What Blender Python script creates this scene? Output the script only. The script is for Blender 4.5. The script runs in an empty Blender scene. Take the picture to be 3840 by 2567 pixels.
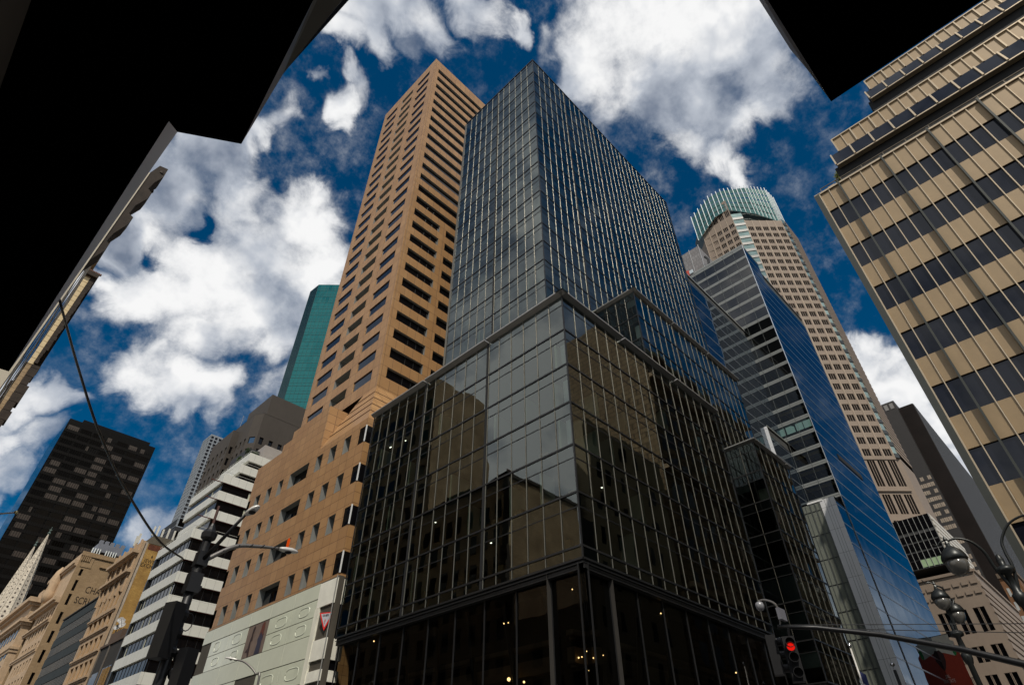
# Looking up at a crossing of two avenues of glass and stone office towers under a deep blue, cloudy sky.
import bpy, math, random
from mathutils import Matrix, Vector
random.seed(7)
sc = bpy.context.scene
COL = sc.collection
rad = math.radians

# ------------------------------------------------------------------ camera (x east, y north, z up, metres)
W0, H0 = 3840.0, 2567.0
FPX, PITCH, YAW, ROLL = 2168.449, 0.701818426, 0.79848435, -0.00378992
CAMZ = 1.7
_cy, _sy = math.cos(YAW), math.sin(YAW)
FW = Vector((_sy*math.cos(PITCH), _cy*math.cos(PITCH), math.sin(PITCH)))
_r = Vector((_cy, -_sy, 0)); _u = _r.cross(FW)
RT = _r*math.cos(ROLL) + _u*math.sin(ROLL)
UP = -_r*math.sin(ROLL) + _u*math.cos(ROLL)
cam = bpy.data.objects.new('camera', bpy.data.cameras.new('camera'))
COL.objects.link(cam)
m = Matrix.Identity(4)
for i in range(3):
    m[i][0], m[i][1], m[i][2] = RT[i], UP[i], -FW[i]
m[2][3] = CAMZ
cam.matrix_world = m
cam.data.sensor_fit = 'HORIZONTAL'; cam.data.sensor_width = 36.0
cam.data.lens = FPX/W0*36.0
cam.data.clip_start = 0.05; cam.data.clip_end = 6000
sc.camera = cam

def sight(px, py):
    return (FW + RT*((px-W0/2)/FPX) - UP*((py-H0/2)/FPX))
def at_z(px, py, z):
    d = sight(px, py); t = (z-CAMZ)/d.z
    return (d.x*t, d.y*t, z)
def at_y(px, py, y):
    d = sight(px, py); t = y/d.y
    return (d.x*t, y, CAMZ+d.z*t)
def at_x(px, py, x):
    d = sight(px, py); t = x/d.x
    return (x, d.y*t, CAMZ+d.z*t)
def seen(verts):
    """rough size in the picture of a shape, used only to pick which repeats are parts of their own"""
    xs, ys = [], []
    for v in verts:
        d = Vector(v) - Vector((0, 0, CAMZ)); w = d.dot(FW)
        if w < 0.1: continue
        xs.append(min(max(W0/2+FPX*d.dot(RT)/w, 0), W0)); ys.append(min(max(H0/2-FPX*d.dot(UP)/w, 0), H0))
    if len(xs) < 3: return 0
    return (max(xs)-min(xs))*(max(ys)-min(ys))

# ------------------------------------------------------------------ mesh collector
class MB:
    def __init__(s): s.v = []; s.f = []
    def add(s, vs, fs):
        k = len(s.v); s.v += [tuple(p) for p in vs]; s.f += [tuple(i+k for i in f) for f in fs]; return s
    def join(s, o): return s.add(o.v, o.f)
    def box(s, x0, x1, y0, y1, z0, z1):
        return s.add([(x0,y0,z0),(x1,y0,z0),(x1,y1,z0),(x0,y1,z0),(x0,y0,z1),(x1,y0,z1),(x1,y1,z1),(x0,y1,z1)],
                     [(0,3,2,1),(4,5,6,7),(0,1,5,4),(1,2,6,5),(2,3,7,6),(3,0,4,7)])
    def prism(s, pts, z0, z1):
        n = len(pts)
        a = sum(pts[i][0]*pts[(i+1)%n][1]-pts[(i+1)%n][0]*pts[i][1] for i in range(n))
        if a < 0: pts = pts[::-1]
        vs = [(x,y,z0) for x,y in pts]+[(x,y,z1) for x,y in pts]
        fs = [tuple(range(n-1,-1,-1)), tuple(range(n,2*n))]+[(i,(i+1)%n,n+(i+1)%n,n+i) for i in range(n)]
        return s.add(vs, fs)
    def tube(s, pts, r, n=8):
        pts = [Vector(p) for p in pts]
        rs = r if isinstance(r, (list, tuple)) else [r]*len(pts)
        vs, fs = [], []
        ref = None
        for i, p in enumerate(pts):
            d = (pts[min(i+1,len(pts)-1)]-pts[max(i-1,0)]).normalized()
            if ref is None:
                ref = d.orthogonal().normalized()
            ref = (ref - d*ref.dot(d)).normalized(); b = d.cross(ref)
            for k in range(n):
                a = 2*math.pi*k/n
                vs.append(p+ref*(math.cos(a)*rs[i])+b*(math.sin(a)*rs[i]))
        for i in range(len(pts)-1):
            for k in range(n):
                k2 = (k+1)%n
                fs.append((i*n+k, i*n+k2, (i+1)*n+k2, (i+1)*n+k))
        fs.append(tuple(range(n-1,-1,-1))); fs.append(tuple((len(pts)-1)*n+k for k in range(n)))
        return s.add(vs, fs)
    def lathe(s, o, prof, n=16, axis=None):
        vs, fs = [], []
        o = Vector(o); A = Vector(axis or (0,0,1)).normalized(); e = A.orthogonal().normalized(); b = A.cross(e)
        for r, h in prof:
            for k in range(n):
                a = 2*math.pi*k/n
                vs.append(o+A*h+e*(r*math.cos(a))+b*(r*math.sin(a)))
        for i in range(len(prof)-1):
            for k in range(n):
                k2 = (k+1)%n
                fs.append((i*n+k, i*n+k2, (i+1)*n+k2, (i+1)*n+k))
        fs.append(tuple(range(n-1,-1,-1))); fs.append(tuple((len(prof)-1)*n+k for k in range(n)))
        return s.add(vs, fs)
    def obj(s, name, mat, parent=None, smooth=False):
        me = bpy.data.meshes.new(name); me.from_pydata(s.v, [], s.f); me.update()
        if mat: me.materials.append(mat)
        if smooth:
            for p in me.polygons: p.use_smooth = True
        o = bpy.data.objects.new(name, me); COL.objects.link(o)
        if parent: o.parent = parent
        return o

class Face:
    """a vertical wall plane: u runs along it, v is height, o is metres out from it"""
    def __init__(s, O, U, N):
        s.O = Vector((O[0], O[1], 0)); s.U = Vector((U[0], U[1], 0)).normalized(); s.N = Vector((N[0], N[1], 0)).normalized()
        s.flip = s.U.cross(Vector((0,0,1))).dot(s.N) < 0
    def P(s, u, v, o=0.0):
        p = s.O + s.U*u + s.N*o
        return (p.x, p.y, v)
    def quad(s, mb, u0, u1, v0, v1, o=0.0, o2=None):
        o2 = o if o2 is None else o2
        q = [s.P(u0,v0,o), s.P(u1,v0,o), s.P(u1,v1,o2), s.P(u0,v1,o2)]
        mb.add(q, [(3,2,1,0) if s.flip else (0,1,2,3)]); return mb
    def poly(s, mb, pts, o=0.0):
        q = [s.P(p[0], p[1], p[2] if len(p) > 2 else o) for p in pts]
        mb.add(q, [tuple(range(len(q)))]); return mb
    def box(s, mb, u0, u1, v0, v1, o0, o1):
        q = [s.P(u0,v0,o0),s.P(u1,v0,o0),s.P(u1,v0,o1),s.P(u0,v0,o1),s.P(u0,v1,o0),s.P(u1,v1,o0),s.P(u1,v1,o1),s.P(u0,v1,o1)]
        f = [(0,3,2,1),(4,5,6,7),(0,1,5,4),(1,2,6,5),(2,3,7,6),(3,0,4,7)]
        if not s.flip: f = [t[::-1] for t in f]
        mb.add(q, f); return mb
def west(x): return Face((x,0), (0,1), (-1,0))
def south(y): return Face((0,y), (1,0), (0,-1))
def east(x): return Face((x,0), (0,1), (1,0))
def between(a, b):
    """wall from plan point a to plan point b, its outside to the right of a->b reversed (towards the crossing)"""
    d = Vector((b[0]-a[0], b[1]-a[1])); n = Vector((-d.y, d.x))
    mid = Vector(((a[0]+b[0])/2, (a[1]+b[1])/2))
    if n.dot(mid) > 0: n = -n
    f = Face(a, d, n); f.L = d.length; return f

def thing(name, label, cat, loc=(0,0,0), group=None):
    o = bpy.data.objects.new(name, None); COL.objects.link(o); o.location = loc
    o.empty_display_size = 0.3
    o['label'] = label; o['category'] = cat
    if group: o['group'] = group
    return o
def tag(o, label, cat, group=None):
    o['label'] = label; o['category'] = cat
    if group: o['group'] = group
    return o
def struct(o): o['kind'] = 'structure'; return o

class Thing:
    """a building: shapes are given in world metres; its root Empty stands at the base"""
    def __init__(s, name, label, cat, base, group=None):
        s.root = thing(name, label, cat, (base[0], base[1], base[2] if len(base) > 2 else 0), group); s.base = Vector(s.root.location)
    def part(s, name, mb, mat, parent=None, smooth=False, label=None, kind=None):
        if not mb.f: return None
        b = s.base
        l = MB(); l.v = [(x-b.x, y-b.y, z-b.z) for x,y,z in mb.v]; l.f = mb.f
        o = l.obj(name, mat, parent or s.root, smooth)
        if label: o['label'] = label
        if kind: o['kind'] = kind
        return o
    def parts(s, name, items, mat, limit=100, smooth=False, parent=None):
        """one object per countable part; beyond the limit the ones that show smallest become one object"""
        items = [i for i in items if i.f]
        if len(items) > limit:
            items = sorted(items, key=lambda i: -seen(i.v))
            rest = MB()
            for i in items[limit:]: rest.join(i)
            items = items[:limit]
            s.part(name, rest, mat, parent, smooth, kind='stuff')
        return [s.part(name, i, mat, parent, smooth) for i in items]

# ------------------------------------------------------------------ materials
def newmat(name):
    mt = bpy.data.materials.new(name); mt.use_nodes = True
    nt = mt.node_tree; nt.nodes.clear()
    out = nt.nodes.new('ShaderNodeOutputMaterial')
    return mt, nt, out
def N(nt, typ, **kw):
    n = nt.nodes.new(typ)
    for k, v in kw.items():
        if k in ('operation','blend_type','data_type','noise_dimensions','feature','distribution','interpolation_type','offset','offset_frequency','squash','use_clamp','vector_type','clamp'):
            setattr(n, k, v)
    return n
def L(nt, a, b): nt.links.new(a, b)
def math_(nt, op, a, b=None, c=None, clamp=False):
    n = nt.nodes.new('ShaderNodeMath'); n.operation = op; n.use_clamp = clamp
    for i, v in enumerate((a, b, c)):
        if v is None: continue
        if isinstance(v, (int, float)): n.inputs[i].default_value = v
        else: nt.links.new(v, n.inputs[i])
    return n.outputs[0]
def mixc(nt, fac, a, b, blend='MIX'):
    n = nt.nodes.new('ShaderNodeMix'); n.data_type = 'RGBA'; n.blend_type = blend
    for sock, v in ((n.inputs[0], fac), (n.inputs[6], a), (n.inputs[7], b)):
        if isinstance(v, (int, float)): sock.default_value = v
        elif isinstance(v, tuple): sock.default_value = v if len(v) == 4 else (*v, 1)
        else: nt.links.new(v, sock)
    return n.outputs[2]
def noise(nt, vec, scale, detail=4, rough=.55):
    n = nt.nodes.new('ShaderNodeTexNoise'); n.inputs['Scale'].default_value = scale
    n.inputs['Detail'].default_value = detail; n.inputs['Roughness'].default_value = rough
    if vec is not None: nt.links.new(vec, n.inputs['Vector'])
    return n.outputs['Fac'], n.outputs['Color']
def ramp(nt, fac, lo, hi):
    n = nt.nodes.new('ShaderNodeMapRange'); n.inputs[1].default_value = lo; n.inputs[2].default_value = hi
    nt.links.new(fac, n.inputs[0]); return n.outputs[0]
def wallcoords(nt):
    """(along the wall, height) in metres from world position, whichever way the wall faces"""
    g = nt.nodes.new('ShaderNodeNewGeometry'); sp = nt.nodes.new('ShaderNodeSeparateXYZ'); L(nt, g.outputs['Position'], sp.inputs[0])
    sn = nt.nodes.new('ShaderNodeSeparateXYZ'); L(nt, g.outputs['True Normal'], sn.inputs[0])
    ax = math_(nt, 'ABSOLUTE', sn.outputs[0]); sel = math_(nt, 'GREATER_THAN', ax, .7071)
    d = math_(nt, 'SUBTRACT', sp.outputs[1], sp.outputs[0])
    u = math_(nt, 'MULTIPLY_ADD', d, sel, sp.outputs[0])
    c = nt.nodes.new('ShaderNodeCombineXYZ'); L(nt, u, c.inputs[0]); L(nt, sp.outputs[2], c.inputs[1])
    return c.outputs[0], g.outputs['Position']
def plain(name, col, rough=.6, metal=0.0, var=.12, vscale=.6, spec=.5, bump=0.0, streak=0.0):
    mt, nt, out = newmat(name)
    p = nt.nodes.new('ShaderNodeBsdfPrincipled'); L(nt, p.outputs[0], out.inputs[0])
    p.inputs['Roughness'].default_value = rough; p.inputs['Metallic'].default_value = metal
    p.inputs['Specular IOR Level'].default_value = spec
    g = nt.nodes.new('ShaderNodeNewGeometry')
    f, _ = noise(nt, g.outputs['Position'], vscale, 6, .65)
    f = ramp(nt, f, .3, .7)
    c = mixc(nt, f, tuple(x*(1-var) for x in col), tuple(min(1,x*(1+var)) for x in col))
    if streak:
        mp = nt.nodes.new('ShaderNodeMapping'); mp.inputs['Scale'].default_value = (2.2, 2.2, .12)
        L(nt, g.outputs['Position'], mp.inputs[0]); s, _ = noise(nt, mp.outputs[0], 1.0, 5, .6)
        s = ramp(nt, s, .45, .75)
        s = math_(nt, 'MULTIPLY', s, streak); c = mixc(nt, s, c, tuple(x*.45 for x in col))
    L(nt, c, p.inputs['Base Color'])
    if bump:
        b = nt.nodes.new('ShaderNodeBump'); b.inputs['Strength'].default_value = bump; b.inputs['Distance'].default_value = .03
        f2, _ = noise(nt, g.outputs['Position'], vscale*12, 5, .6); L(nt, f2, b.inputs['Height']); L(nt, b.outputs[0], p.inputs['Normal'])
    return mt
def masonry(name, c1, c2, mortar, bw, bh, ms=.012, u0=0.0, z0=0.0, offset=.5, rough=.75, stain=.3, spec=.3, tone=None):
    """blocks, bricks or stone panels, laid in courses on whichever wall they are on"""
    mt, nt, out = newmat(name)
    p = nt.nodes.new('ShaderNodeBsdfPrincipled'); L(nt, p.outputs[0], out.inputs[0])
    p.inputs['Roughness'].default_value = rough; p.inputs['Specular IOR Level'].default_value = spec
    vec, pos = wallcoords(nt)
    mp = nt.nodes.new('ShaderNodeMapping'); mp.inputs['Location'].default_value = (-u0, -z0, 0); L(nt, vec, mp.inputs[0])
    b = nt.nodes.new('ShaderNodeTexBrick'); b.offset = offset; b.squash = 1.0
    b.inputs['Scale'].default_value = 1.0; b.inputs['Brick Width'].default_value = bw; b.inputs['Row Height'].default_value = bh
    b.inputs['Mortar Size'].default_value = ms; b.inputs['Mortar Smooth'].default_value = .1; b.inputs['Bias'].default_value = 0.0
    b.inputs['Color1'].default_value = (*c1,1); b.inputs['Color2'].default_value = (*c2,1); b.inputs['Mortar'].default_value = (*mortar,1)
    L(nt, mp.outputs[0], b.inputs['Vector'])
    c = b.outputs['Color']
    f, _ = noise(nt, pos, .35, 7, .7); f = ramp(nt, f, .38, .72); f = math_(nt, 'MULTIPLY', f, stain)
    c = mixc(nt, f, c, tone or tuple(x*.5 for x in c1))
    mp2 = nt.nodes.new('ShaderNodeMapping'); mp2.inputs['Scale'].default_value = (1.6, 1.6, .1); L(nt, pos, mp2.inputs[0])
    s, _ = noise(nt, mp2.outputs[0], 1.0, 6, .6); s = ramp(nt, s, .5, .8); s = math_(nt, 'MULTIPLY', s, stain*.8)
    c = mixc(nt, s, c, tuple(x*.55 for x in c1))
    L(nt, c, p.inputs['Base Color'])
    bp = nt.nodes.new('ShaderNodeBump'); bp.inputs['Strength'].default_value = .5; bp.inputs['Distance'].default_value = .02
    inv = math_(nt, 'SUBTRACT', 1.0, b.outputs['Fac']); L(nt, inv, bp.inputs['Height']); L(nt, bp.outputs[0], p.inputs['Normal'])
    return mt
def wavy(nt, scale, strength):
    g = nt.nodes.new('ShaderNodeNewGeometry'); f, _ = noise(nt, g.outputs['Position'], scale, 2, .4)
    b = nt.nodes.new('ShaderNodeBump'); b.inputs['Strength'].default_value = 1.0; b.inputs['Distance'].default_value = strength
    L(nt, f, b.inputs['Height']); return b.outputs[0]
def glass(name, tint, ior=1.9, rough=.0, clear=True, wave=(.35,.02), refl=(1,1,1)):
    """window glass: a mirror by Fresnel over either a clear tinted pane or a dark room behind it"""
    mt, nt, out = newmat(name)
    fr = nt.nodes.new('ShaderNodeFresnel'); fr.inputs[0].default_value = ior
    gl = nt.nodes.new('ShaderNodeBsdfGlossy'); gl.inputs['Roughness'].default_value = rough; gl.inputs['Color'].default_value = (*refl,1)
    nrm = wavy(nt, *wave); L(nt, nrm, gl.inputs['Normal'])
    if clear: un = nt.nodes.new('ShaderNodeBsdfTransparent')
    else: un = nt.nodes.new('ShaderNodeBsdfDiffuse')
    un.inputs['Color'].default_value = (*tint,1)
    mx = nt.nodes.new('ShaderNodeMixShader'); L(nt, fr.outputs[0], mx.inputs[0]); L(nt, un.outputs[0], mx.inputs[1]); L(nt, gl.outputs[0], mx.inputs[2])
    L(nt, mx.outputs[0], out.inputs[0]); return mt
def lamp_mat(name, col, power):
    mt, nt, out = newmat(name); e = nt.nodes.new('ShaderNodeEmission'); e.inputs[0].default_value = (*col,1); e.inputs[1].default_value = power
    L(nt, e.outputs[0], out.inputs[0]); return mt

# ------------------------------------------------------------------ wall with real window openings
def open_wall(wall, face, us, vs, iswin, depth, wins, jamb=None, inset=0.0):
    """solid cells lie on the face; window cells are openings with reveals and a pane set back by depth"""
    jlist = jamb if isinstance(jamb, list) else None
    jamb = wall if jamb is None else jamb
    for j in range(len(vs)-1):
        i = 0
        while i < len(us)-1:
            if iswin(i, j):
                u0, u1, v0, v1 = us[i], us[i+1], vs[j], vs[j+1]
                if jlist is not None: jamb = MB(); jlist.append(jamb)
                for (a, b) in (((u0,v0),(u1,v0)),((u1,v0),(u1,v1)),((u1,v1),(u0,v1)),((u0,v1),(u0,v0))):
                    jamb.add([face.P(a[0],a[1],0), face.P(b[0],b[1],0), face.P(b[0],b[1],-depth), face.P(a[0],a[1],-depth)], [(0,1,2,3)])
                wins.append(face.quad(MB(), u0, u1, v0, v1, -depth)); i += 1
            else:
                k = i
                while k < len(us)-1 and not iswin(k, j): k += 1
                face.quad(wall, us[i], us[k], vs[j], vs[j+1]); i = k
def closed_box(mb, x0, x1, y0, y1, z0, z1, faces='NETB'):
    if 'N' in faces: mb.add([(x0,y1,z0),(x1,y1,z0),(x1,y1,z1),(x0,y1,z1)], [(3,2,1,0)])
    if 'E' in faces: mb.add([(x1,y0,z0),(x1,y1,z0),(x1,y1,z1),(x1,y0,z1)], [(0,1,2,3)])
    if 'S' in faces: mb.add([(x0,y0,z0),(x1,y0,z0),(x1,y0,z1),(x0,y0,z1)], [(0,1,2,3)])
    if 'W' in faces: mb.add([(x0,y0,z0),(x0,y1,z0),(x0,y1,z1),(x0,y0,z1)], [(3,2,1,0)])
    if 'T' in faces: mb.add([(x0,y0,z1),(x1,y0,z1),(x1,y1,z1),(x0,y1,z1)], [(0,1,2,3)])
    return mb
def frange(a, step, n): return [a+step*i for i in range(n)]
def text_mesh(body, size, depth=.02, spacing=1.0, shear=0.0):
    cu = bpy.data.curves.new('lettering', 'FONT'); cu.body = body; cu.size = size; cu.extrude = depth; cu.space_character = spacing; cu.shear = shear
    cu.resolution_u = 3
    o = bpy.data.objects.new('lettering', cu); COL.objects.link(o)
    bpy.context.view_layer.update()
    dg = bpy.context.evaluated_depsgraph_get(); me = bpy.data.meshes.new_from_object(o.evaluated_get(dg))
    vs = [tuple(v.co) for v in me.vertices]; fs = [tuple(p.vertices) for p in me.polygons]
    bpy.data.objects.remove(o); bpy.data.meshes.remove(me)
    return vs, fs
def lettering(face, body, size, u, v, o=.03, shear=0.0, spacing=1.0, width=1.0):
    """flat letters on a wall; reads left to right seen from outside"""
    vs, fs = text_mesh(body, size, .01, spacing, shear)
    sgn = -1 if face.flip else 1
    mb = MB(); mb.add([face.P(u+sgn*x*width, v+y, o+z) for x,y,z in vs], fs); return mb
# ------------------------------------------------------------------ sun, sky, clouds
SUN_EL, SUN_AZ = rad(51), rad(222)          # azimuth from north (y) towards east (x)
SUND = Vector((math.sin(SUN_AZ)*math.cos(SUN_EL), math.cos(SUN_AZ)*math.cos(SUN_EL), math.sin(SUN_EL)))
sl = bpy.data.lights.new('sun', 'SUN'); sl.energy = 4.6; sl.angle = rad(.5); sl.color = (1.0, .93, .82)
so = bpy.data.objects.new('sun', sl); COL.objects.link(so)
so.rotation_euler = SUND.to_track_quat('Z', 'Y').to_euler()

wd = bpy.data.worlds.new('World'); sc.world = wd; wd.use_nodes = True
nt = wd.node_tree; nt.nodes.clear()
wo = nt.nodes.new('ShaderNodeOutputWorld'); bg = nt.nodes.new('ShaderNodeBackground'); L(nt, bg.outputs[0], wo.inputs[0])
bg.inputs[1].default_value = .1
sky = nt.nodes.new('ShaderNodeTexSky'); sky.sky_type = 'NISHITA'; sky.sun_disc = False
sky.sun_elevation = SUN_EL; sky.sun_rotation = SUN_AZ
sky.air_density = 1.0; sky.dust_density = .15; sky.ozone_density = 3.0
skyc = mixc(nt, 1.0, sky.outputs[0], (.004, .50, .74), 'MULTIPLY')
tc = nt.nodes.new('ShaderNodeTexCoord'); D = tc.outputs['Generated']
def vmath(op, a, b=None, sc_=None):
    n = nt.nodes.new('ShaderNodeVectorMath'); n.operation = op
    for i, v in enumerate((a, b)):
        if v is None: continue
        if isinstance(v, (tuple, Vector)): n.inputs[i].default_value = tuple(v)
        else: L(nt, v, n.inputs[i])
    if sc_ is not None: n.inputs['Scale'].default_value = sc_
    return n
# ragged edges: the direction is jittered by two sizes of noise before it is compared with the cloud masses
def jitter(vec, scale, amt, det=5):
    _, c = noise(nt, vec, scale, det, .62)
    d = vmath('SUBTRACT', c, (.5,.5,.5)); d = vmath('SCALE', d.outputs[0], None, amt)
    return vmath('ADD', vec, d.outputs[0]).outputs[0]
J = jitter(D, 4.5, .16, 3); J = jitter(J, 13, .075, 5)
J = vmath('NORMALIZE', J).outputs[0]
# cloud masses: (x, y, radius) of each billow as sighted from the crossing (in 2346ths of the frame width), strength
BL = [(790,100,62,1),(850,40,80,1),(930,30,85,1),(1005,70,70,.9),(860,115,60,.95),(950,120,50,.7),(780,60,45,.8),
 (785,190,34,.75),(782,250,48,1),(792,288,34,.8),(810,212,40,.6),(700,195,22,.4),
 (1110,30,60,.85),(1175,50,42,1),(1090,-10,60,.9),(1145,75,30,.6),(1255,70,36,.42),(1240,105,30,.35),
 (1400,60,135,1),(1350,150,112,1),(1295,175,64,1),(1500,30,150,1),(1620,90,170,1),(1720,60,150,1),(1760,150,110,1),(1620,220,130,1),(1500,180,130,1),(1330,215,50,.8),
 (1400,240,60,.6),(1660,285,92,.9),(1770,230,80,.9),(1580,330,72,.8),(1640,372,58,.9),(1684,412,46,1),(1720,282,60,1),(1830,190,60,.6),(1540,290,70,.7),(1900,380,30,.3),
 (390,420,120,1),(330,520,95,1),(500,350,95,1),(565,325,48,.9),(270,560,66,1),(440,330,80,1),(610,300,44,.85),(660,275,34,.5),(540,440,95,.9),
 (590,560,135,1),(700,490,95,1),(765,520,84,1),(480,610,125,1),(380,660,125,1),(290,690,85,1),(560,700,140,1),(690,640,130,1),(760,600,95,1),(700,745,92,1),(600,790,62,.9),(440,770,90,.9),(770,690,70,.9),(735,440,44,.9),(230,640,55,.8),
 (305,860,70,.85),(380,890,92,1),(460,900,72,1),(505,880,44,.6),(415,950,54,.8),(270,860,50,.6),(340,820,60,.7),(500,940,40,.5),
 (60,890,75,1),(125,890,62,1),(15,1000,66,.9),(95,985,66,.8),(165,905,42,.6),(20,920,70,1),(40,1060,60,.6),(10,1130,40,.4),
 (2000,850,64,1),(2060,900,84,1),(2130,960,88,1),(2180,1060,86,1),(2235,1140,70,.9),(2280,1210,54,.7),(2015,812,36,.8),(1990,930,70,1),(2090,1010,80,1),(2310,1290,44,.5),(2060,830,40,.7),
 (335,1215,46,.5),(390,1190,40,.55),(430,1150,36,.4),(600,900,32,.35),(650,880,34,.35)]
GREY = [(350,420,130,1),(470,370,120,1),(300,520,90,.9),(240,590,60,.8),(430,480,60,.6),(1560,200,120,.8),(1680,200,130,.95),(1640,290,110,.9),(1520,260,80,.6),(1740,120,110,.7),(1600,60,110,.45),(640,760,90,.45),(480,800,80,.5),(600,680,70,.3),(120,1010,70,.6),(60,1070,60,.6),(440,960,60,.4),(2190,1090,70,.4),(2250,1180,60,.5),(960,130,60,.5)]
HOLES = [(465,515,30,.35),(376,590,34,.45)]
S_ = W0/2346.0
def masses(blobs, vec, soft=False):
    acc = None
    for x, y, r, w in blobs:
        c = sight(x*S_, y*S_).normalized(); ra = r*S_/FPX * (FW.dot(c)**1.5)
        d = vmath('DOT_PRODUCT', vec, c).outputs['Value']
        k = 2.0/(ra*ra)*w                      # w * (1 - dist^2/ra^2)
        v = math_(nt, 'MULTIPLY_ADD', d, k, w-k)
        acc = math_(nt, 'MAXIMUM', v, 0.0) if acc is None else math_(nt, 'SMOOTH_MAX', acc, v, .35)
    return acc
den = masses(BL, J)
hol = masses(HOLES, J)
den = math_(nt, 'MULTIPLY_ADD', hol, -1.3, den)
# the rest of the dome, out of the picture but mirrored in the glass: broken cumulus from noise
vdot = vmath('DOT_PRODUCT', D, FW).outputs['Value']
out_ = nt.nodes.new('ShaderNodeMapRange'); out_.inputs[1].default_value = .60; out_.inputs[2].default_value = .50; L(nt, vdot, out_.inputs[0])
gf, _ = noise(nt, D, 2.1, 7, .6)
gden = ramp(nt, gf, .36, .52); gden = math_(nt, 'MULTIPLY', gden, out_.outputs[0])
fine, _ = noise(nt, D, 26, 8, .68)
finec = math_(nt, 'MULTIPLY_ADD', fine, .9, -.45)
mid, _ = noise(nt, D, 8, 6, .6)
midc = math_(nt, 'MULTIPLY_ADD', mid, .9, -.45)
dd = math_(nt, 'ADD', den, finec); dd = math_(nt, 'ADD', dd, midc)
cov = nt.nodes.new('ShaderNodeMapRange'); cov.interpolation_type = 'SMOOTHSTEP'; cov.inputs[1].default_value = -.08; cov.inputs[2].default_value = 1.0
L(nt, dd, cov.inputs[0])
cover = math_(nt, 'MAXIMUM', cov.outputs[0], gden)
# light and dark sides: compare the billow noise with itself a little towards the sun, and the thick grey bases
Dq = vmath('ADD', D, tuple(SUND*.035)).outputs[0]
J2 = jitter(D, 9, .03, 3)
n1, _ = noise(nt, J2, 6.0, 5, .5)
Jq = vmath('ADD', J2, (.012,-.02,.03)).outputs[0]
n2, _ = noise(nt, Jq, 6.0, 5, .5)
rel = math_(nt, 'SUBTRACT', n1, n2); rel = math_(nt, 'MULTIPLY', rel, 1.3)
gm = masses(GREY, J); gm = math_(nt, 'MINIMUM', gm, 1.0); gm = math_(nt, 'MAXIMUM', gm, 0.0)
gg, _ = noise(nt, D, 3.2, 5, .6); gg = ramp(nt, gg, .46, .75); gg = math_(nt, 'MULTIPLY', gg, out_.outputs[0])
gm = math_(nt, 'MAXIMUM', gm, gg)
lum = math_(nt, 'MULTIPLY_ADD', gm, -.68, .97)
bil = ramp(nt, n1, .3, .72); lum = math_(nt, 'MULTIPLY_ADD', math_(nt, 'SUBTRACT', bil, .5), .5, lum)
lum = math_(nt, 'ADD', lum, rel)
lum = math_(nt, 'MAXIMUM', lum, .1); lum = math_(nt, 'MINIMUM', lum, 1.25)
cc = nt.nodes.new('ShaderNodeValToRGB')
e = cc.color_ramp.elements; e[0].position = 0.0; e[0].color = (.06,.09,.14,1); e[1].position = 1.0; e[1].color = (1,1,1,1)
k = cc.color_ramp.elements.new(.35); k.color = (.19,.23,.31,1)
k = cc.color_ramp.elements.new(.68); k.color = (.52,.56,.63,1)
L(nt, lum, cc.inputs[0])
CLOUD_GAIN = 12.5
cl = mixc(nt, 1.0, cc.outputs[0], (CLOUD_GAIN,)*3, 'MULTIPLY')
fin = mixc(nt, cover, skyc, cl)
L(nt, fin, bg.inputs[0])

sc.render.engine = 'CYCLES'
sc.render.resolution_x, sc.render.resolution_y = 1024, 684
cy = sc.cycles
cy.max_bounces = 8; cy.transparent_max_bounces = 12; cy.glossy_bounces = 5; cy.diffuse_bounces = 3
cy.sample_clamp_indirect = 4.0; cy.blur_glossy = .3
vs_ = sc.view_settings; vs_.view_transform = 'Standard'; vs_.look = 'None'; vs_.gamma = 1.0; vs_.exposure = -0.42; vs_.use_curve_mapping = False
cy.use_denoising = True
try: cy.denoiser = 'OPENIMAGEDENOISE'
except Exception: pass
# ------------------------------------------------------------------ shared materials
G_CURTAIN = glass('green_grey_glass', (.52,.58,.54), ior=1.95, wave=(.3,.012), refl=(.93,1,.96))
G_DARK = glass('dark_opaque_glass', (.008,.009,.010), ior=1.55, clear=False, wave=(.3,.01))
G_BLUE = glass('blue_mirror_glass', (.004,.007,.011), ior=1.75, clear=False, wave=(.22,.012), refl=(.8,.9,1))
G_BLACK = glass('black_window_glass', (.004,.004,.005), ior=1.42, clear=False, wave=(.3,.01))
G_GREY = glass('grey_window_glass', (.022,.024,.028), ior=1.7, clear=False, wave=(.3,.01))
G_TEAL = glass('teal_glass', (.004,.075,.082), ior=1.75, clear=False, wave=(.25,.014), refl=(.35,.95,.95))
G_TEALSIDE = glass('teal_glass_side', (.010,.022,.024), ior=1.35, clear=False, wave=(.25,.014), refl=(.6,.8,.8))
G_BRONZE = glass('bronze_glass', (.003,.0025,.002), ior=1.2, clear=False, wave=(.3,.01), refl=(.9,.75,.6))
M_MULL = plain('beige_aluminium', (.16,.15,.12), .3, .7, .05)
M_TRANS = plain('dark_metal', (.02,.02,.02), .4, .3, .2)
M_BLACKREC = plain('black_recess', (.006,.006,.006), .8, 0, .2)
M_CAP = plain('grey_roof_metal', (.30,.29,.27), .4, .5, .08)
M_SPAN = plain('dark_spandrel', (.055,.06,.06), .35, 0, .1)
M_SLAB = plain('floor_slab_grey', (.11,.11,.10), .8, 0, .1)
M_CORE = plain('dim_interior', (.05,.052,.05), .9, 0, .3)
M_BLIND = plain('pale_blind', (.30,.33,.32), .8, 0, .12)
M_BLINDG = plain('grey_blind', (.13,.15,.15), .8, 0, .12)
M_PALE = plain('pale_partition', (.78,.80,.62), .7, 0, .05)
M_WOOD = plain('warm_desk_top', (.42,.25,.10), .6, 0, .15)
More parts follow.
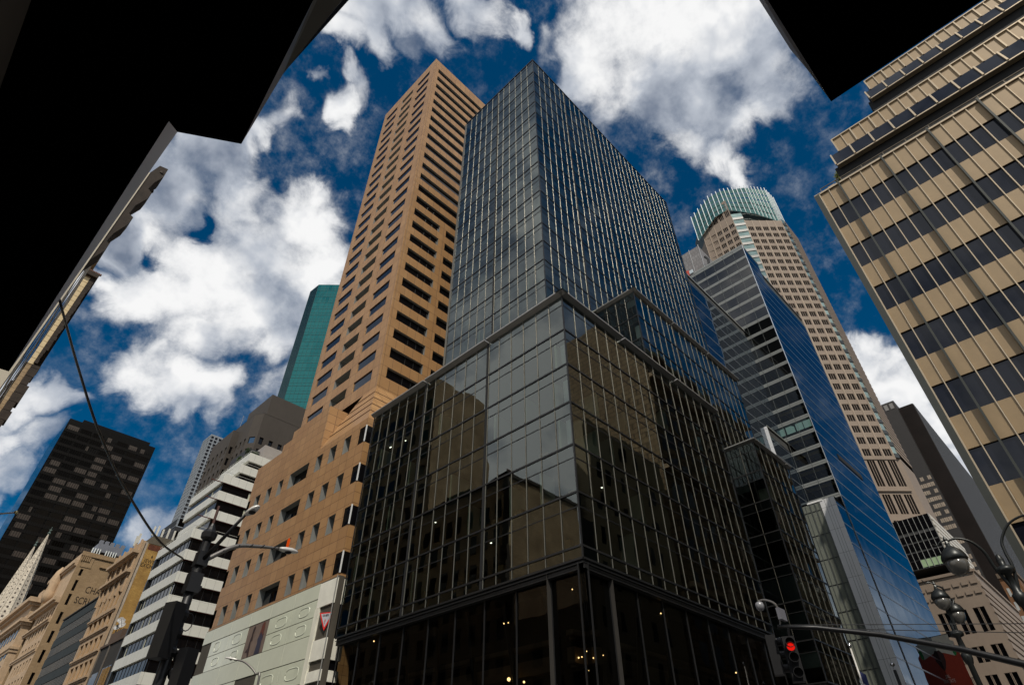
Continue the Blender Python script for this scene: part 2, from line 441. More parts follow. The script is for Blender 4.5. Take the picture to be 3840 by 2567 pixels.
M_BLACK = plain('black_painted_steel', (.006,.006,.007), .45, .2, .2)
M_ROOF = plain('roof_gravel', (.18,.17,.16), .9, 0, .2)
# ------------------------------------------------------------------ the glass office building on the corner
B = Thing('glass_office_building', 'stepped grey green glass office building with pale vertical mullions in front of the tan tower', 'building', (30, 22.9))
PANES, SPANS, MULLS, TRANSOMS, SLABS, BLINDS, BLINDS2, JOINTS = [], [], [], [], [], [], [], []
BAY = 1.606
def mullion(face, u, z0, z1, w=.03, d=.06):
    mb = MB(); prof = [(-w,0),(-w,d*.55),(-w*.75,d*.85),(0,d),(w*.75,d*.85),(w,d*.55),(w,0)]
    a = [face.P(u+p, z0, o) for p, o in prof]; b = [face.P(u+p, z1, o) for p, o in prof]
    n = len(prof); fs = [(i, i+1, n+i+1, n+i) for i in range(n-1)]
    if face.flip: fs = [f[::-1] for f in fs]
    mb.add(a+b, fs); return mb
def curtain(face, u0, u1, zs, joints, seed, blinds=0.0, first=0, span=1.08, tilt=.005):
    """bays of glass between floor lines zs; a black reveal at each joint position"""
    rnd = random.Random(seed)
    us = [u0]; 
    n = max(1, round((u1-u0)/BAY))
    us = [u0+(u1-u0)*i/n for i in range(n+1)]
    for i, u in enumerate(us):
        isj = any(abs(u-j) < .5 for j in joints)
        if isj:
            j = min(joints, key=lambda q: abs(q-u))
            JOINTS.append(face.box(MB(), j-.13, j+.13, zs[0], zs[-1], .01, .05))
            MULLS.append(mullion(face, j-.22, zs[0], zs[-1])); 
        elif 0 < i < n: MULLS.append(mullion(face, u, zs[0], zs[-1]))
        else: TRANSOMS.append(face.box(MB(), u-.05, u+.05, zs[0], zs[-1], -.03, .06))
    for k in range(len(zs)-1):
        a, b = zs[k], zs[k+1]
        TRANSOMS.append(face.box(MB(), u0, u1, a-.07, a+.07, .004, .075))
        TRANSOMS.append(face.box(MB(), u0, u1, b-span-.035, b-span+.035, .006, .03))
        SPANS.append(face.quad(MB(), u0, u1, b-span, b, -.1))
        for i in range(n):
            q = MB(); t = [rnd.uniform(-tilt, tilt) for _ in range(2)]; o = rnd.uniform(-.004, .004)
            q.add([face.P(us[i],a,o-t[0]-t[1]), face.P(us[i+1],a,o+t[0]-t[1]), face.P(us[i+1],b,o+t[0]+t[1]), face.P(us[i],b,o-t[0]+t[1])],
                  [(3,2,1,0) if face.flip else (0,1,2,3)])
            PANES.append(q)
            if blinds:
                r = rnd.random()
                if r < blinds:
                    h = (b-span-a)*rnd.choice((1,1,.95,.7,.5,.35)); (BLINDS if rnd.random() < .4 else BLINDS2).append(face.quad(MB(), us[i]+.04, us[i+1]-.04, b-span-h, b-span, -.22))
        SLABS.append(face.box(MB(), u0+.2, u1-.2, a-.32, a-.02, -7.5, -.16))
    return us
def roofcap(face, u0, u1, z, d=.5, ends=(0,0)):
    f = MB()
    a0, a1 = u0-ends[0], u1+ends[1]
    face.box(f, a0, a1, z+.22, z+.36, -.3, d)
    face.poly(f, [(a0,z,.02),(a1,z,.02),(a1,z+.22,d),(a0,z+.22,d)])
    return f
wP, sP = west(30.0), south(22.9)
ZP = [15.2] + [16.02+3.77*k for k in range(6)] + [38.86]
curtain(wP, 22.9, 51.8, ZP, (32.53, 42.17), 1)
curtain(sP, 30.0, 57.3, ZP, (39.0, 48.6), 2)
# tower above, set back from both streets
wT, sT = west(39.8), south(32.8)
ZT = [40.44+3.84*k for k in range(20)] + [118.2]
curtain(wT, 32.8, 52.1, ZT, (42.45,), 3, blinds=.78)
curtain(sT, 39.8, 87.6, ZT, (49.2, 58.8, 68.5, 78.0), 4, blinds=.78)
# middle block rising out of the low part
wC, sC = west(50.9), south(26.75)
ZC = [33.7+3.85*k for k in range(6)] + [57.2]
ZC2 = [18.3+3.85*k for k in range(4)] + [33.7]
curtain(wC, 26.75, 32.8, ZC, (), 5, blinds=.25)
curtain(sC, 50.9, 79.5, ZC, (60.3, 70.0), 6, blinds=.4)
curtain(sC, 57.3, 79.5, ZC2, (60.3, 70.0), 16, blinds=.3)
# low block further along the side street
wB, sB = west(67.05), south(22.9)
ZB = [12.7+3.78*k for k in range(7)] + [39.2]
curtain(wB, 22.9, 26.75, ZB, (), 7, blinds=.2)
curtain(sB, 67.05, 77.4, ZB, (75.9,), 8, blinds=.3)
# bodies: cores, roofs, unseen north and east sides
body = MB()
body.box(37.5, 57.2, 30.4, 51.7, 0, 38.7)
body.box(40.7, 87.5, 33.7, 52.0, 38.7, 118.1)
body.box(58.4, 79.4, 34, 51, 0, 57.1); body.box(52, 79.4, 30, 33.6, 38.9, 57.0)
body.box(70.5, 77.3, 26.9, 33.8, 0, 39.0)
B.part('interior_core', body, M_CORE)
rf = MB()
closed_box(rf, 30.1, 57.3, 23, 51.8, 15, 38.9, 'NET'); closed_box(rf, 39.8, 87.6, 32.8, 52.1, 38.9, 118.25, 'NET')
closed_box(rf, 50.9, 79.5, 26.75, 52, 12, 57.25, 'NET'); closed_box(rf, 67.05, 77.4, 22.9, 33, 0, 39.25, 'ET')
B.part('roof', rf, M_ROOF)
caps = [roofcap(wP, 23.02, 32.35, 38.86, .5, (.62,0)), roofcap(wP, 32.6, 42.0, 38.86), roofcap(wP, 42.25, 51.9, 38.86),
        roofcap(sP, 30, 38.85, 38.86, .5, (.5,0)), roofcap(sP, 39.1, 48.45, 38.86), roofcap(sP, 48.7, 57.5, 38.86),
        roofcap(sC, 50.9, 60.2, 57.2, .45, (.45,0)), roofcap(sC, 60.45, 69.9, 57.2, .45), roofcap(sC, 70.15, 79.7, 57.2, .45), roofcap(wC, 26.9, 32.8, 57.2, .45, (.6,0)),
        roofcap(sB, 67.05, 75.8, 39.2, .45, (.45,0)), roofcap(sB, 76.05, 77.5, 39.2, .45), roofcap(wB, 23.0, 26.8, 39.2, .45, (.55,0))]
B.parts('roof_cap', caps, M_CAP)
tc_ = MB()
wT.box(tc_, 32.7, 52.1, 118.2, 118.45, -.2, .1); sT.box(tc_, 39.95, 87.6, 118.2, 118.45, -.2, .1)
B.part('tower_coping', tc_, M_TRANS)
# bright narrow return at the tower's back corner
rt = MB(); rt.box(39.72, 39.9, 52.1, 52.5, 38.9, 118.2); B.part('corner_trim', rt, M_MULL)
# lit partitions, columns and desks behind the lower glass
PARTN, DESK = [], []
def partition(face, u, z, h=2.6, d0=.04, d1=2.6, w=.2): PARTN.append(face.box(MB(), u, u+w, z, z+h, -d1, -d0))
zf = ZP[1:]
for face, u, k, d in ((wP,50.5,1,1.6),(wP,47.2,0,1.6),(wP,43.4,3,1.4),(wP,41.0,0,1.2),(wP,39.2,4,1.8),(wP,36.8,2,2.4),(wP,34.2,1,1.4),(wP,31.3,3,2.2),(wP,29.4,1,1.4),(wP,27.6,3,1.4),(wP,26.2,1,1.2),(wP,24.1,2,.8),(wP,24.4,3,.7),(wP,24.0,4,.6),(wP,46,2,1.2),(wP,49.2,4,1.6),
                      (sP,33.2,2,2.6),(sP,35.0,2,1.8),(sP,33.6,3,2.4),(sP,37.6,3,1.8),(sP,42.6,3,2.8),(sP,45.1,4,2.2),(sP,46.2,2,3.0),(sP,49.0,2,2.6),(sP,51.9,1,2.4),(sP,38.3,1,1.0),(sP,53.8,3,2),(sP,36.4,0,1)):
    partition(face, u, zf[k]+.05, 2.6, .04, .3+d)
for face, u, k in ((wT,35.6,4),(wT,37.9,2),(wT,45,3),(wT,47.4,1),(wT,35.4,0),(sT,43.8,4),(sT,46.9,3),(sT,55.3,3),(sT,61,2),(sT,66,3)):
    partition(face, u, ZT[k]+.05, 2.7, .04, .75)
for u, k in ((54.6,2),(57.5,3),(62.3,1),(66,3),(73,2)): partition(sC, u, ZC[k]+.05, 2.6, .04, 2.2)
for u, k in ((69.4,4),(71.8,3),(74.2,2),(70.2,1),(72.6,0)): partition(sB, u, ZB[k+1]+.05, 2.5, .04, 2)
B.parts('partition_wall', PARTN, M_PALE)
lightc = [wP.box(MB(), 23.35, 23.75, zf[k]+.1, zf[k]+2.5, -.75, -.35) for k in (2,3,4)] + [wC.box(MB(), 27.1, 27.7, ZC[4]+.1, ZC[4]+2.5, -.8, -.4), wT.box(MB(), 33.3, 33.7, ZT[1]+.1, ZT[1]+2.4, -.6, -.3), wT.box(MB(), 33.0, 34.2, ZT[2]+.9, ZT[2]+1.05, -.35, -.2), sT.box(MB(), 40, 41.2, ZT[2]+.9, ZT[2]+1.2, -.35, -.2)]
B.parts('column', lightc, plain('white_column', (.82,.86,.84), .5))
rd = random.Random(5)
for k in range(5):
    for _ in range(5):
        u = rd.uniform(23.5, 49); DESK.append(wP.box(MB(), u, u+rd.uniform(.15,.6), zf[k]+.05, zf[k]+rd.uniform(.3,.9), -.8, -.4))
        u = rd.uniform(30.5, 55); DESK.append(sP.box(MB(), u, u+rd.uniform(.15,.6), zf[k]+.05, zf[k]+rd.uniform(.3,.9), -.8, -.4))
B.parts('desk', DESK, M_WOOD)
# ceiling lamps that show as lit points in the lower floors
E_OFF = lamp_mat('office_lamp', (1,.97,.8), 6); E_WARM = lamp_mat('warm_bulb', (1,.62,.25), 9)
lamps = [MB().box(x-.05, x+.05, y-.06, y+.06, z-.04, z) for x, y, z in ((31.1,49.3,34.4),(31.2,46.6,34.2),(31,49,34.3),(31.3,46.2,31.0),(36,25,22.9),(69,24.2,23.7),(69.2,24.4,23.1),(31.4,33,19.3),(31.1,40,23.0))]
B.parts('ceiling_lamp', lamps, E_OFF)
# the recessed shop storeys: dark glass, slanting braces, stone bands of an older front behind
SH = MB(); wP.quad(SH, 23.2, 51.6, 0, 15.0, -.5); sP.quad(SH, 30.3, 57.3, 0, 15.0, -.5); B.part('shop_glass', SH, glass('shop_glass', (.32,.34,.32), ior=1.35, wave=(.3,.01)))
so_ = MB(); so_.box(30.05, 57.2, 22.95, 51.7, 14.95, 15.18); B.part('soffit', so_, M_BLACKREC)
led = MB(); wP.box(led, 22.9, 51.8, 14.6, 14.95, -.5, -.1); sP.box(led, 30.1, 57.3, 14.6, 14.95, -.5, -.1); B.part('ledge', led, M_TRANS)
br = []
for i in range(7):
    u = 24.5+i*3.9; br.append(MB().tube([wP.P(u,.3,-1.3), wP.P(u+3.0,14.5,-1.3)], .22, 6))
    u = 31.5+i*3.7; br.append(MB().tube([sP.P(u,.3,-1.3), sP.P(u+2.6,14.5,-1.3)], .22, 6))
B.parts('brace', br, plain('dark_bronze_brace', (.02,.018,.015), .5, .4))
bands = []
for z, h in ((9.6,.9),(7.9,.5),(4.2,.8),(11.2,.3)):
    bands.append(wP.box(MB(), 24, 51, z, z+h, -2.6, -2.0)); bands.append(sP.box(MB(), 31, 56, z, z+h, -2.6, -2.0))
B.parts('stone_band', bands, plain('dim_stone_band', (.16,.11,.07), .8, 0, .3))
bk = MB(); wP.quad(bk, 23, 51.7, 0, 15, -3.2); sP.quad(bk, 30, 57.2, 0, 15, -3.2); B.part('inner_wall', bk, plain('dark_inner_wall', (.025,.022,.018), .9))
pm = [wP.box(MB(), 22.9+i*3.21-.05, 22.9+i*3.21+.05, 0, 15, -.48, -.4) for i in range(10)] + [sP.box(MB(), 30+i*3.21-.05, 30+i*3.21+.05, 0, 15, -.48, -.4) for i in range(9)]
B.parts('shop_mullion', pm, M_TRANS)
rr_ = random.Random(11); bulbs = []
for px, py, r in ((2080,2225,.05),(2055,2232,.04),(2146,2208,.04),(2170,2464,.05),(2182,2461,.04),(2152,2466,.03),(2208,2512,.03),(1908,2545,.12),(1965,2555,.07),(2225,2465,.04),(2200,2440,.03),(1402,2402,.06),(1410,2400,.04),(2478,2298,.05),(2515,2454,.09),(2262,2455,.03),(1890,2336,.05),(1906,2333,.04),(2760,2520,.06)):
    p = at_x(px, py, 31.2) if px < 2190 else at_y(px, py, 24.2)
    bulbs.append(MB().lathe(p, [(.01,-r),(r*.7,-r*.7),(r,0),(r*.7,r*.7),(.01,r)], 8))
B.parts('shop_bulb', bulbs, E_WARM)
B.parts('spandrel_panel', SPANS, M_SPAN); B.parts('floor_slab', SLABS, M_SLAB)
B.parts('transom', TRANSOMS, M_TRANS); B.parts('mullion', MULLS, M_MULL, smooth=True); B.parts('joint', JOINTS, M_BLACKREC)
B.parts('blind', BLINDS+BLINDS2[:0], M_BLIND, 60); B.parts('blind', BLINDS2, M_BLINDG, 40)
B.parts('window', PANES, G_CURTAIN)
# ------------------------------------------------------------------ tan stone tower with its stepped base and pale shop front
T1 = masonry('tan_granite_panels', (.35,.195,.082), (.42,.24,.105), (.10,.045,.018), 1.64, 1.935, .03, 62.85, 52.65, 0.0, .42, .34, .45, (.27,.13,.048))
T2 = masonry('tan_granite_base', (.34,.19,.080), (.41,.235,.102), (.10,.045,.018), 1.58, 1.25, .028, 56.5, 21.4, 0.0, .42, .38, .45, (.27,.13,.048))
M_JAMB = plain('grey_reveal', (.27,.27,.25), .5, .3, .12, streak=.5)
K = Thing('tan_stone_tower', 'tall tan granite tower with dark ribbon windows above a pale glossy shop front', 'building', (34.6, 60.8))
wall, jam = MB(), []; wA, wB2, wS = [], [], []
fw, fs_ = west(34.6), south(60.8)
ROWS = 26
vs = [50.4]
for k in range(ROWS): vs += [52.65+3.87*k, 52.65+3.87*k+1.92]
vs.append(155.2)
isr = lambda j: j % 2 == 1 and 0 < j < len(vs)-1
open_wall(wall, fw, [60.8,62.85,67.8,68.75], vs, lambda i,j: i == 1 and isr(j), .16, wA)
open_wall(wall, fw, [68.75,69.7,74.4,75.4], vs, lambda i,j: i == 1 and isr(j), 1.15, wB2, jam)
open_wall(wall, fw, [75.4,76.45,81.45,82.9], vs, lambda i,j: i == 1 and isr(j), .16, wA)
lo = [v for v in vs if v < 95.8]; hi = [lo[-1]]+[v for v in vs if v > 95.8]
open_wall(wall, fs_, [34.6,35.85,42.1,43.7,50.0,51.6,57.9,62.0], lo, lambda i,j: i in (1,3,5) and j % 2 == 1, .4, wS, jam)
par = (len(lo)-1) % 2
open_wall(wall, fs_, [34.6,35.85,48.2,60.6,62.0], hi, lambda i,j: i in (1,2) and ((j+par) % 2 == 1) and j < len(hi)-2, .4, wS, jam)
closed_box(wall, 34.6, 62, 60.8, 82.9, 40, 155.2, 'NET')
K.part('tower_wall', wall, T1); K.parts('window_reveal', jam, M_JAMB, 60)
K.parts('window', wA, G_GREY, 40); K.parts('window', wB2+wS, G_BLACK, 60)
fr_ = [fs_.box(MB(), x-.05, x+.05, v, v+1.92, -.4, -.33) for v in lo[1::2] for x in (38.9, 40.5, 46.8, 53)]
K.parts('window_post', fr_, M_TRANS, 40)
# base
bw, bj, bwin = MB(), [], []
f30, f53 = west(30.0), south(53.3)
vb = [21.15,21.45,23.65,26.45,28.6,31.42,33.58,36.4,38.62,39.7]
ub = [54.75,56.5,57.95,59.7,61.2,62.9,64.35,66.2,71.1,72.85,74.15,76.05,77.5,79.35,80.9,82.4,83.2]
open_wall(bw, f30, ub, vb, lambda i,j: i % 2 == 1 and j % 2 == 1, .75, bwin, bj)
open_wall(bw, f30, [53.3,54.75], vb, lambda i,j: j % 2 == 1, .04, bwin)
open_wall(bw, f53, [30,32.4,36], vb, lambda i,j: i == 0 and j % 2 == 1, .04, bwin)
f53.quad(bw, 36, 62, 21, 39.7)
for y0, y1, zt in ((64,73.7,46.4),(73.7,76.1,45.1),(76.1,83.2,43.9)):
    f30.quad(bw, y0, y1, 39.7, zt); bw.add([(30,y0,zt),(34.6,y0,zt),(34.6,y1,zt),(30,y1,zt)], [(0,1,2,3)])
    bw.add([(30,y1,39),(34.6,y1,39),(34.6,y1,zt),(30,y1,zt)], [(0,1,2,3)])
bw.add([(30,64,39.7),(34.6,64,39.7),(34.6,64,46.4),(30,64,46.4)], [(0,1,2,3)])
# leaning slabs that carry the base back to the tower
bw.add([(30,53.3,39.7),(62,53.3,39.7),(62,60.8,50.4),(34.6,60.8,50.4)], [(0,1,2,3)])
bw.add([(30,64,39.7),(30,53.3,39.7),(34.6,60.8,50.4),(34.6,64,50.4)], [(0,1,2,3)])
closed_box(bw, 30, 62, 53.3, 83.2, 0, 43.9, 'NE')
K.part('base_wall', bw, T2); K.parts('window_reveal', bj, M_JAMB, 40); K.parts('window', bwin, G_BLACK, 100)
steps = []
for i in range(1, 5):
    a = i/5; steps.append(MB().tube([(30+4.6*a-.02, 53.3+7.5*a, 39.7+10.7*a+.02), (62, 53.3+7.5*a, 39.7+10.7*a+.02)], .06, 4)); steps.append(MB().tube([(30+4.6*a-.02, 53.3+7.5*a, 39.7+10.7*a+.02), (30+4.6*a-.02, 64, 39.7+10.7*a+.02)], .06, 4))
K.parts('panel_joint', steps, plain('dark_joint', (.10,.05,.02), .8))
trim = [MB().box(29.93, 30.05, 53.22, 53.34, v, v+2.2) for v in (21.45,26.45,31.42,36.4)]
K.parts('corner_post', trim, plain('white_post', (.7,.7,.68), .4))
# pale shop front
M_SHOP = plain('pale_green_cladding', (.60,.62,.50), .22, 0, .05, .25, .6)
M_SHOP2 = plain('pale_glossy_cladding', (.62,.65,.52), .10, 0, .10, .35, .9)  # glossier and a little paler than the plain panels
fp = west(29.9)
pu = [56.25,61.14,66.1,70.85,75.7,80.6,83.3]; pv = [2.0,6.3,8.3,10.1,12.1,14.2,16.2,17.85,19.5,21.05]
P1, P2 = [], []
for i in range(6):
    for j in range(len(pv)-1):
        if i == 2 and j in (6,7): continue
        if i == 2 and j in (3,4): continue
        if i == 5 and j in (6,7,3): continue
        q = fp.box(MB(), pu[i]+.035, pu[i+1]-.035, pv[j]+.035, pv[j+1]-.035, 0, .06 if j in (5,8,2) else .03)
        (P1 if j in (5,8,2) else P2).append(q)
K.parts('cladding_panel', P1, M_SHOP); K.parts('cladding_panel', P2, M_SHOP2)
cb = MB(); fp.box(cb, 53.0, 83.3, 0, 21.12, -.6, -.01); K.part('shop_backing', cb, plain('dark_joint_backing', (.07,.06,.045), .7))
# swirled reflections in the glossy panels, imitated by raised rings
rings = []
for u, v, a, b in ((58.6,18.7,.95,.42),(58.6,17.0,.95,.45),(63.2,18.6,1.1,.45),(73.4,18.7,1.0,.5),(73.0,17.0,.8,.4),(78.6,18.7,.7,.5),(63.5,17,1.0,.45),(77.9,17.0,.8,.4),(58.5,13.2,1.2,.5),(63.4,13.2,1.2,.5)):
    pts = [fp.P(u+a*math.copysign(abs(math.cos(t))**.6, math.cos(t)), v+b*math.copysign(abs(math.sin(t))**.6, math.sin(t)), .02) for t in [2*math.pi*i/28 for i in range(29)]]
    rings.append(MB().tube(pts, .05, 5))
K.parts('reflection_ring', rings, M_SHOP2, smooth=True)
cor = []
for z0, z1 in ((18.55,20.9),(13.75,15.5),(12.0,12.9),(8.2,10.0)):
    cor.append(MB().box(29.75, 31.6, 53.05, 56.1, z0, z1))
K.parts('corner_cladding', cor, plain('white_corner_cladding', (.78,.76,.66), .3))
cw = MB(); cw.box(30.0, 31.5, 53.2, 56.1, 0, 20.9); K.part('corner_glass', cw, G_BLACK)
cl_ = MB(); fp.box(cl_, 55.45, 56.2, 9.9, 18.5, -.1, .2); K.part('pale_pilaster', cl_, plain('cream_pilaster', (.72,.70,.58), .4))
cp_ = MB(); cp_.tube([(29.7,53.0,4),(29.7,53.0,21.1)], .05, 6); K.part('corner_post', cp_, plain('grey_corner_post', (.35,.34,.31), .4, .4))
# poster with two clothed figures in the front
po = MB(); fp.quad(po, 66.15, 70.8, 16.25, 19.45, .02); K.part('poster', po, plain('taupe_poster', (.17,.115,.08), .4, 0, .25))
sil = [fp.poly(MB(), [(69.5+dx, 16.25+dz) for dx, dz in ((-.25,0),(-.15,.9),(.0,1.5),(-.35,1.6),(-.2,2.2),(-.45,2.9),(-.15,3.15),(.1,2.8),(.12,2.1),(.3,1.5),(.35,.9),(.85,.55),(.3,.5),(.05,0))], .035)]
K.parts('printed_figure', sil, plain('dark_print', (.035,.014,.008), .5))
sil2 = [fp.poly(MB(), [(67.3+dx, 16.25+dz) for dx, dz in ((-.5,0),(-.45,1.2),(-.6,1.8),(-.3,2.2),(-.25,3.1),(.0,3.2),(.3,2.9),(.3,2.1),(.65,1.5),(.5,1.1),(.7,0))], .035)]
K.parts('printed_figure', sil2, plain('blue_print', (.035,.03,.05), .5))
hair = [fp.poly(MB(), [(67.15+dx, 17.9+dz) for dx, dz in ((-.3,0),(-.35,.9),(-.2,1.45),(.1,1.5),(.35,1.2),(.6,.2),(.2,.5))], .05)]
K.parts('printed_hair', hair, plain('red_brown_print', (.12,.03,.012), .5))
# triangular shop sign hung in the corner opening
SG = Thing('triangular_shop_sign', 'red and white inverted triangle sign with a question mark in the black corner opening', 'sign', (29.7, 53.7, 16.1))
fsg = between((29.7,55.7),(29.9,53.3)); fsg = Face((29.72,53.72), (-.5,1), (-1,-.5))
fl = MB()
for o0, s_, w_ in ((0.0,1.0,.05),):
    fsg.poly(fl, [(-.8,17.75),(.8,17.75),(0,16.15)], .05); fsg.poly(fl, [(-.8,17.75),(.8,17.75),(0,16.15)], -.05)
    for a, b in (((-.8,17.75),(.8,17.75)),((.8,17.75),(0,16.15)),((0,16.15),(-.8,17.75))):
        fl.add([fsg.P(*a,-.05), fsg.P(*b,-.05), fsg.P(*b,.05), fsg.P(*a,.05)], [(0,1,2,3)])
SG.part('red_border', fl, plain('sign_red', (.62,.02,.015), .4))
fi = MB(); fsg.poly(fi, [(-.6,17.64),(.6,17.64),(0,16.42)], .065); SG.part('white_face', fi, plain('sign_white', (.42,.42,.45), .4))
M_INK = plain('sign_ink', (.05,.05,.055), .5)
SG.part('question_mark', lettering(fsg, '?', .6, .14, 16.72, .08), plain('sign_red_ink', (.5,.02,.02), .5))
SG.part('shop_name', lettering(fsg, 'GUESS', .24, .38, 17.4, .08, spacing=.95), M_INK)
# ------------------------------------------------------------------ white banded office building beyond the tan tower
M_WHITE = masonry('white_band_panels', (.70,.70,.63), (.75,.75,.69), (.34,.34,.31), 1.45, 30, .016, 0, 0, 0, .4, .12, .4)
A = Thing('white_banded_building', 'white building of horizontal bands and dark strip windows, stepping back beyond the tan tower', 'building', (30, 104))
bands, strips, posts = [], [], []
def banded(x, y0, y1, zs, zb, x1=62):
    """zs: (bottom, top) of each white band; dark strip windows between"""
    for z0, z1 in zs: bands.append(MB().box(x, x1, y0, y1, z0, z1))
    for (a, b), (c, d) in zip(zs[:-1], zs[1:]):
        lo_, hi_ = sorted((b, c)) if b < c else (d, a)
        g = MB(); g.box(x+.35, x1-.4, y0+.35, y1-.4, min(b,c)+.01, max(b,c)-.01) if b < c else g.box(x+.35, x1-.4, y0+.35, y1-.4, d+.01, a-.01)
        strips.append(g)
zs = []
zt, pitch = 40.85, 3.56
zs = [(zt-1.6-pitch*k, zt-pitch*k) for k in range(11)][::-1]
banded(30.0, 104.0, 119.2, zs, 0)
up = [(43.15,44.75),(46.65,48.25),(49.9,51.5)]
g = MB(); g.box(32.3, 61.6, 104.35, 118.5, 40.86, 43.14); strips.append(g)
banded(31.95, 104.0, 118.6, up, 0)
g = MB(); g.box(34.6, 61, 104.4, 117, 51.51, 52.7); strips.append(g)
banded(34.15, 104.0, 117.6, [(52.7,54.3)], 0)
g = MB(); g.box(35.6, 61, 104.5, 115, 54.31, 55.4); strips.append(g)
banded(35.15, 104.0, 116.8, [(55.4,57.1)], 0)
A.parts('white_band', bands, M_WHITE); A.parts('strip_window', strips, G_BLACK)
rnd = random.Random(3); bl, ps = [], []
for (a, b), (c, d) in zip(zs[:-1], zs[1:]):
    for i in range(9):
        y = 105+i*1.6; ps.append(MB().box(30.3, 30.36, y, y+.08, b, c))
        if rnd.random() < .3: bl.append(MB().box(30.31, 30.34, y+.15, y+rnd.uniform(.3,.6), b+.02, c-.02))
    for i in range(10):
        x = 30.6+i*1.45; ps.append(MB().box(x, x+.08, 104.3, 104.36, b, c))
    bl.append(MB().box(40.2, 41.0, 104.31, 104.34, b+.02, c-.02))
    ps.append(MB().box(29.98, 30.5, 118.6, 119.2, b, c))
for z0, z1 in zip([q[1] for q in up[:-1]], [q[0] for q in up[1:]]):
    bl.append(MB().box(37.3, 38.0, 104.31, 104.34, z0+.02, z1-.3)); bl.append(MB().box(32.28, 32.31, 108, 108.4, z0+.02, z1-.02))
for b, c in [(zs[i][1], zs[i+1][0]) for i in (1,2,3)]:
    for i in range(6): bl.append(MB().box(31.6+i*1.45, 32.7+i*1.45, 104.31, 104.34, (b+c)/2, c-.1))
A.parts('window_post', ps, M_TRANS); A.parts('blind', bl, plain('cream_blind', (.50,.50,.38), .8))
red = [MB().box(30.05, 61, 104.06, 104.3, z0-.07, z0) for z0, z1 in zs+up]
A.parts('rust_drip', red, plain('rust_red_drip', (.12,.02,.012), .7))
rl = []
for x, y0, y1, z in ((30.05,104.05,119,40.86),(31.98,104.05,118,51.51),(35.2,104.05,116.5,57.1),(34.2,104.05,117.4,54.3)):
    t = MB(); t.tube([(x,y1,z+.45),(x,y0,z+.45),(60,y0,z+.45)], .04, 5)
    for i in range(12): t.tube([(x,y0+i*1.25,z),(x,y0+i*1.25,z+.45)], .025, 4)
    rl.append(t)
A.parts('roof_rail', rl, plain('pale_rail', (.6,.6,.55), .5, .3))
bx = MB(); bx.box(38.4, 52, 106.7, 112, 57.1, 61.2); A.part('roof_house', bx, plain('grey_roof_house', (.34,.31,.29), .8, 0, .1))
dk = MB(); dk.box(35.9, 50, 108.3, 116, 57.1, 60.2); A.part('roof_house', dk, plain('dark_roof_house', (.03,.03,.035), .7))
# planting on its roof
def leafy(name, label, c, rx, ry, rz, n, seed, mat, group=None, size=.22):
    t = Thing(name, label, 'plant', c, group); rnd = random.Random(seed)
    tr = MB(); tr.tube([c, (c[0]+.1, c[1], c[2]+rz*.9), (c[0]+.15, c[1]+.1, c[2]+rz*1.4)], [.09,.07,.03], 6)
    for i in range(6):
        a = rnd.uniform(0, 6.28); tr.tube([(c[0]+.05, c[1], c[2]+rz*.7), (c[0]+math.cos(a)*rx*.7, c[1]+math.sin(a)*ry*.7, c[2]+rz*rnd.uniform(1.0,1.6))], [.04,.015], 4)
    t.part('stem', tr, plain(name+'_bark', (.06,.04,.025), .9))
    cr = MB()
    lobes = [(rnd.uniform(-.6,.6)*rx, rnd.uniform(-.6,.6)*ry, rz*rnd.uniform(.6,1.5), rnd.uniform(.35,.6)) for _ in range(9)]
    for i in range(n):
        lx, ly, lz, lr = rnd.choice(lobes)
        while True:
            x, y, z = rnd.uniform(-1,1), rnd.uniform(-1,1), rnd.uniform(-1,1)
            if x*x+y*y+z*z < 1: break
        p = Vector((c[0]+lx+x*rx*lr, c[1]+ly+y*ry*lr, c[2]+lz+z*rz*lr)); s_ = size*rnd.uniform(.6,1.3)
        d = Vector((rnd.gauss(0,1), rnd.gauss(0,1), rnd.gauss(0,.7))).normalized(); e_ = d.orthogonal().normalized()*s_*.5
        cr.add([p, p+d*s_*.5+e_, p+d*s_, p+d*s_*.5-e_], [(0,1,2,3)])
    t.part('crown', cr, mat); return t
def leafmat(name, a, b):
    mt, nt, out = newmat(name)
    p = nt.nodes.new('ShaderNodeBsdfPrincipled'); p.inputs['Roughness'].default_value = .55
    g = nt.nodes.new('ShaderNodeNewGeometry'); c = mixc(nt, g.outputs['Random Per Island'], a, b); L(nt, c, p.inputs['Base Color'])
    tl = nt.nodes.new('ShaderNodeBsdfTranslucent'); L(nt, c, tl.inputs[0])
    mx = nt.nodes.new('ShaderNodeMixShader'); mx.inputs[0].default_value = .3; L(nt, p.outputs[0], mx.inputs[1]); L(nt, tl.outputs[0], mx.inputs[2]); L(nt, mx.outputs[0], out.inputs[0]); return mt
M_LEAF = leafmat('dark_leaves', (.03,.06,.015), (.07,.11,.03)); M_LEAF2 = leafmat('yellow_green_leaves', (.16,.20,.03), (.26,.27,.06))
leafy('roof_shrub', 'larger dark shrub on the white banded roof, beside the grey roof house', (36.9,108.5,57.1), 1.3,1.5,1.7, 2600, 1, M_LEAF, 'shrubs on the white building roof')
leafy('roof_shrub', 'smaller dark shrub on the white banded roof, left of the larger one', (36.3,111.5,57.1), 1.0,1.6,1.3, 2000, 2, M_LEAF, 'shrubs on the white building roof')

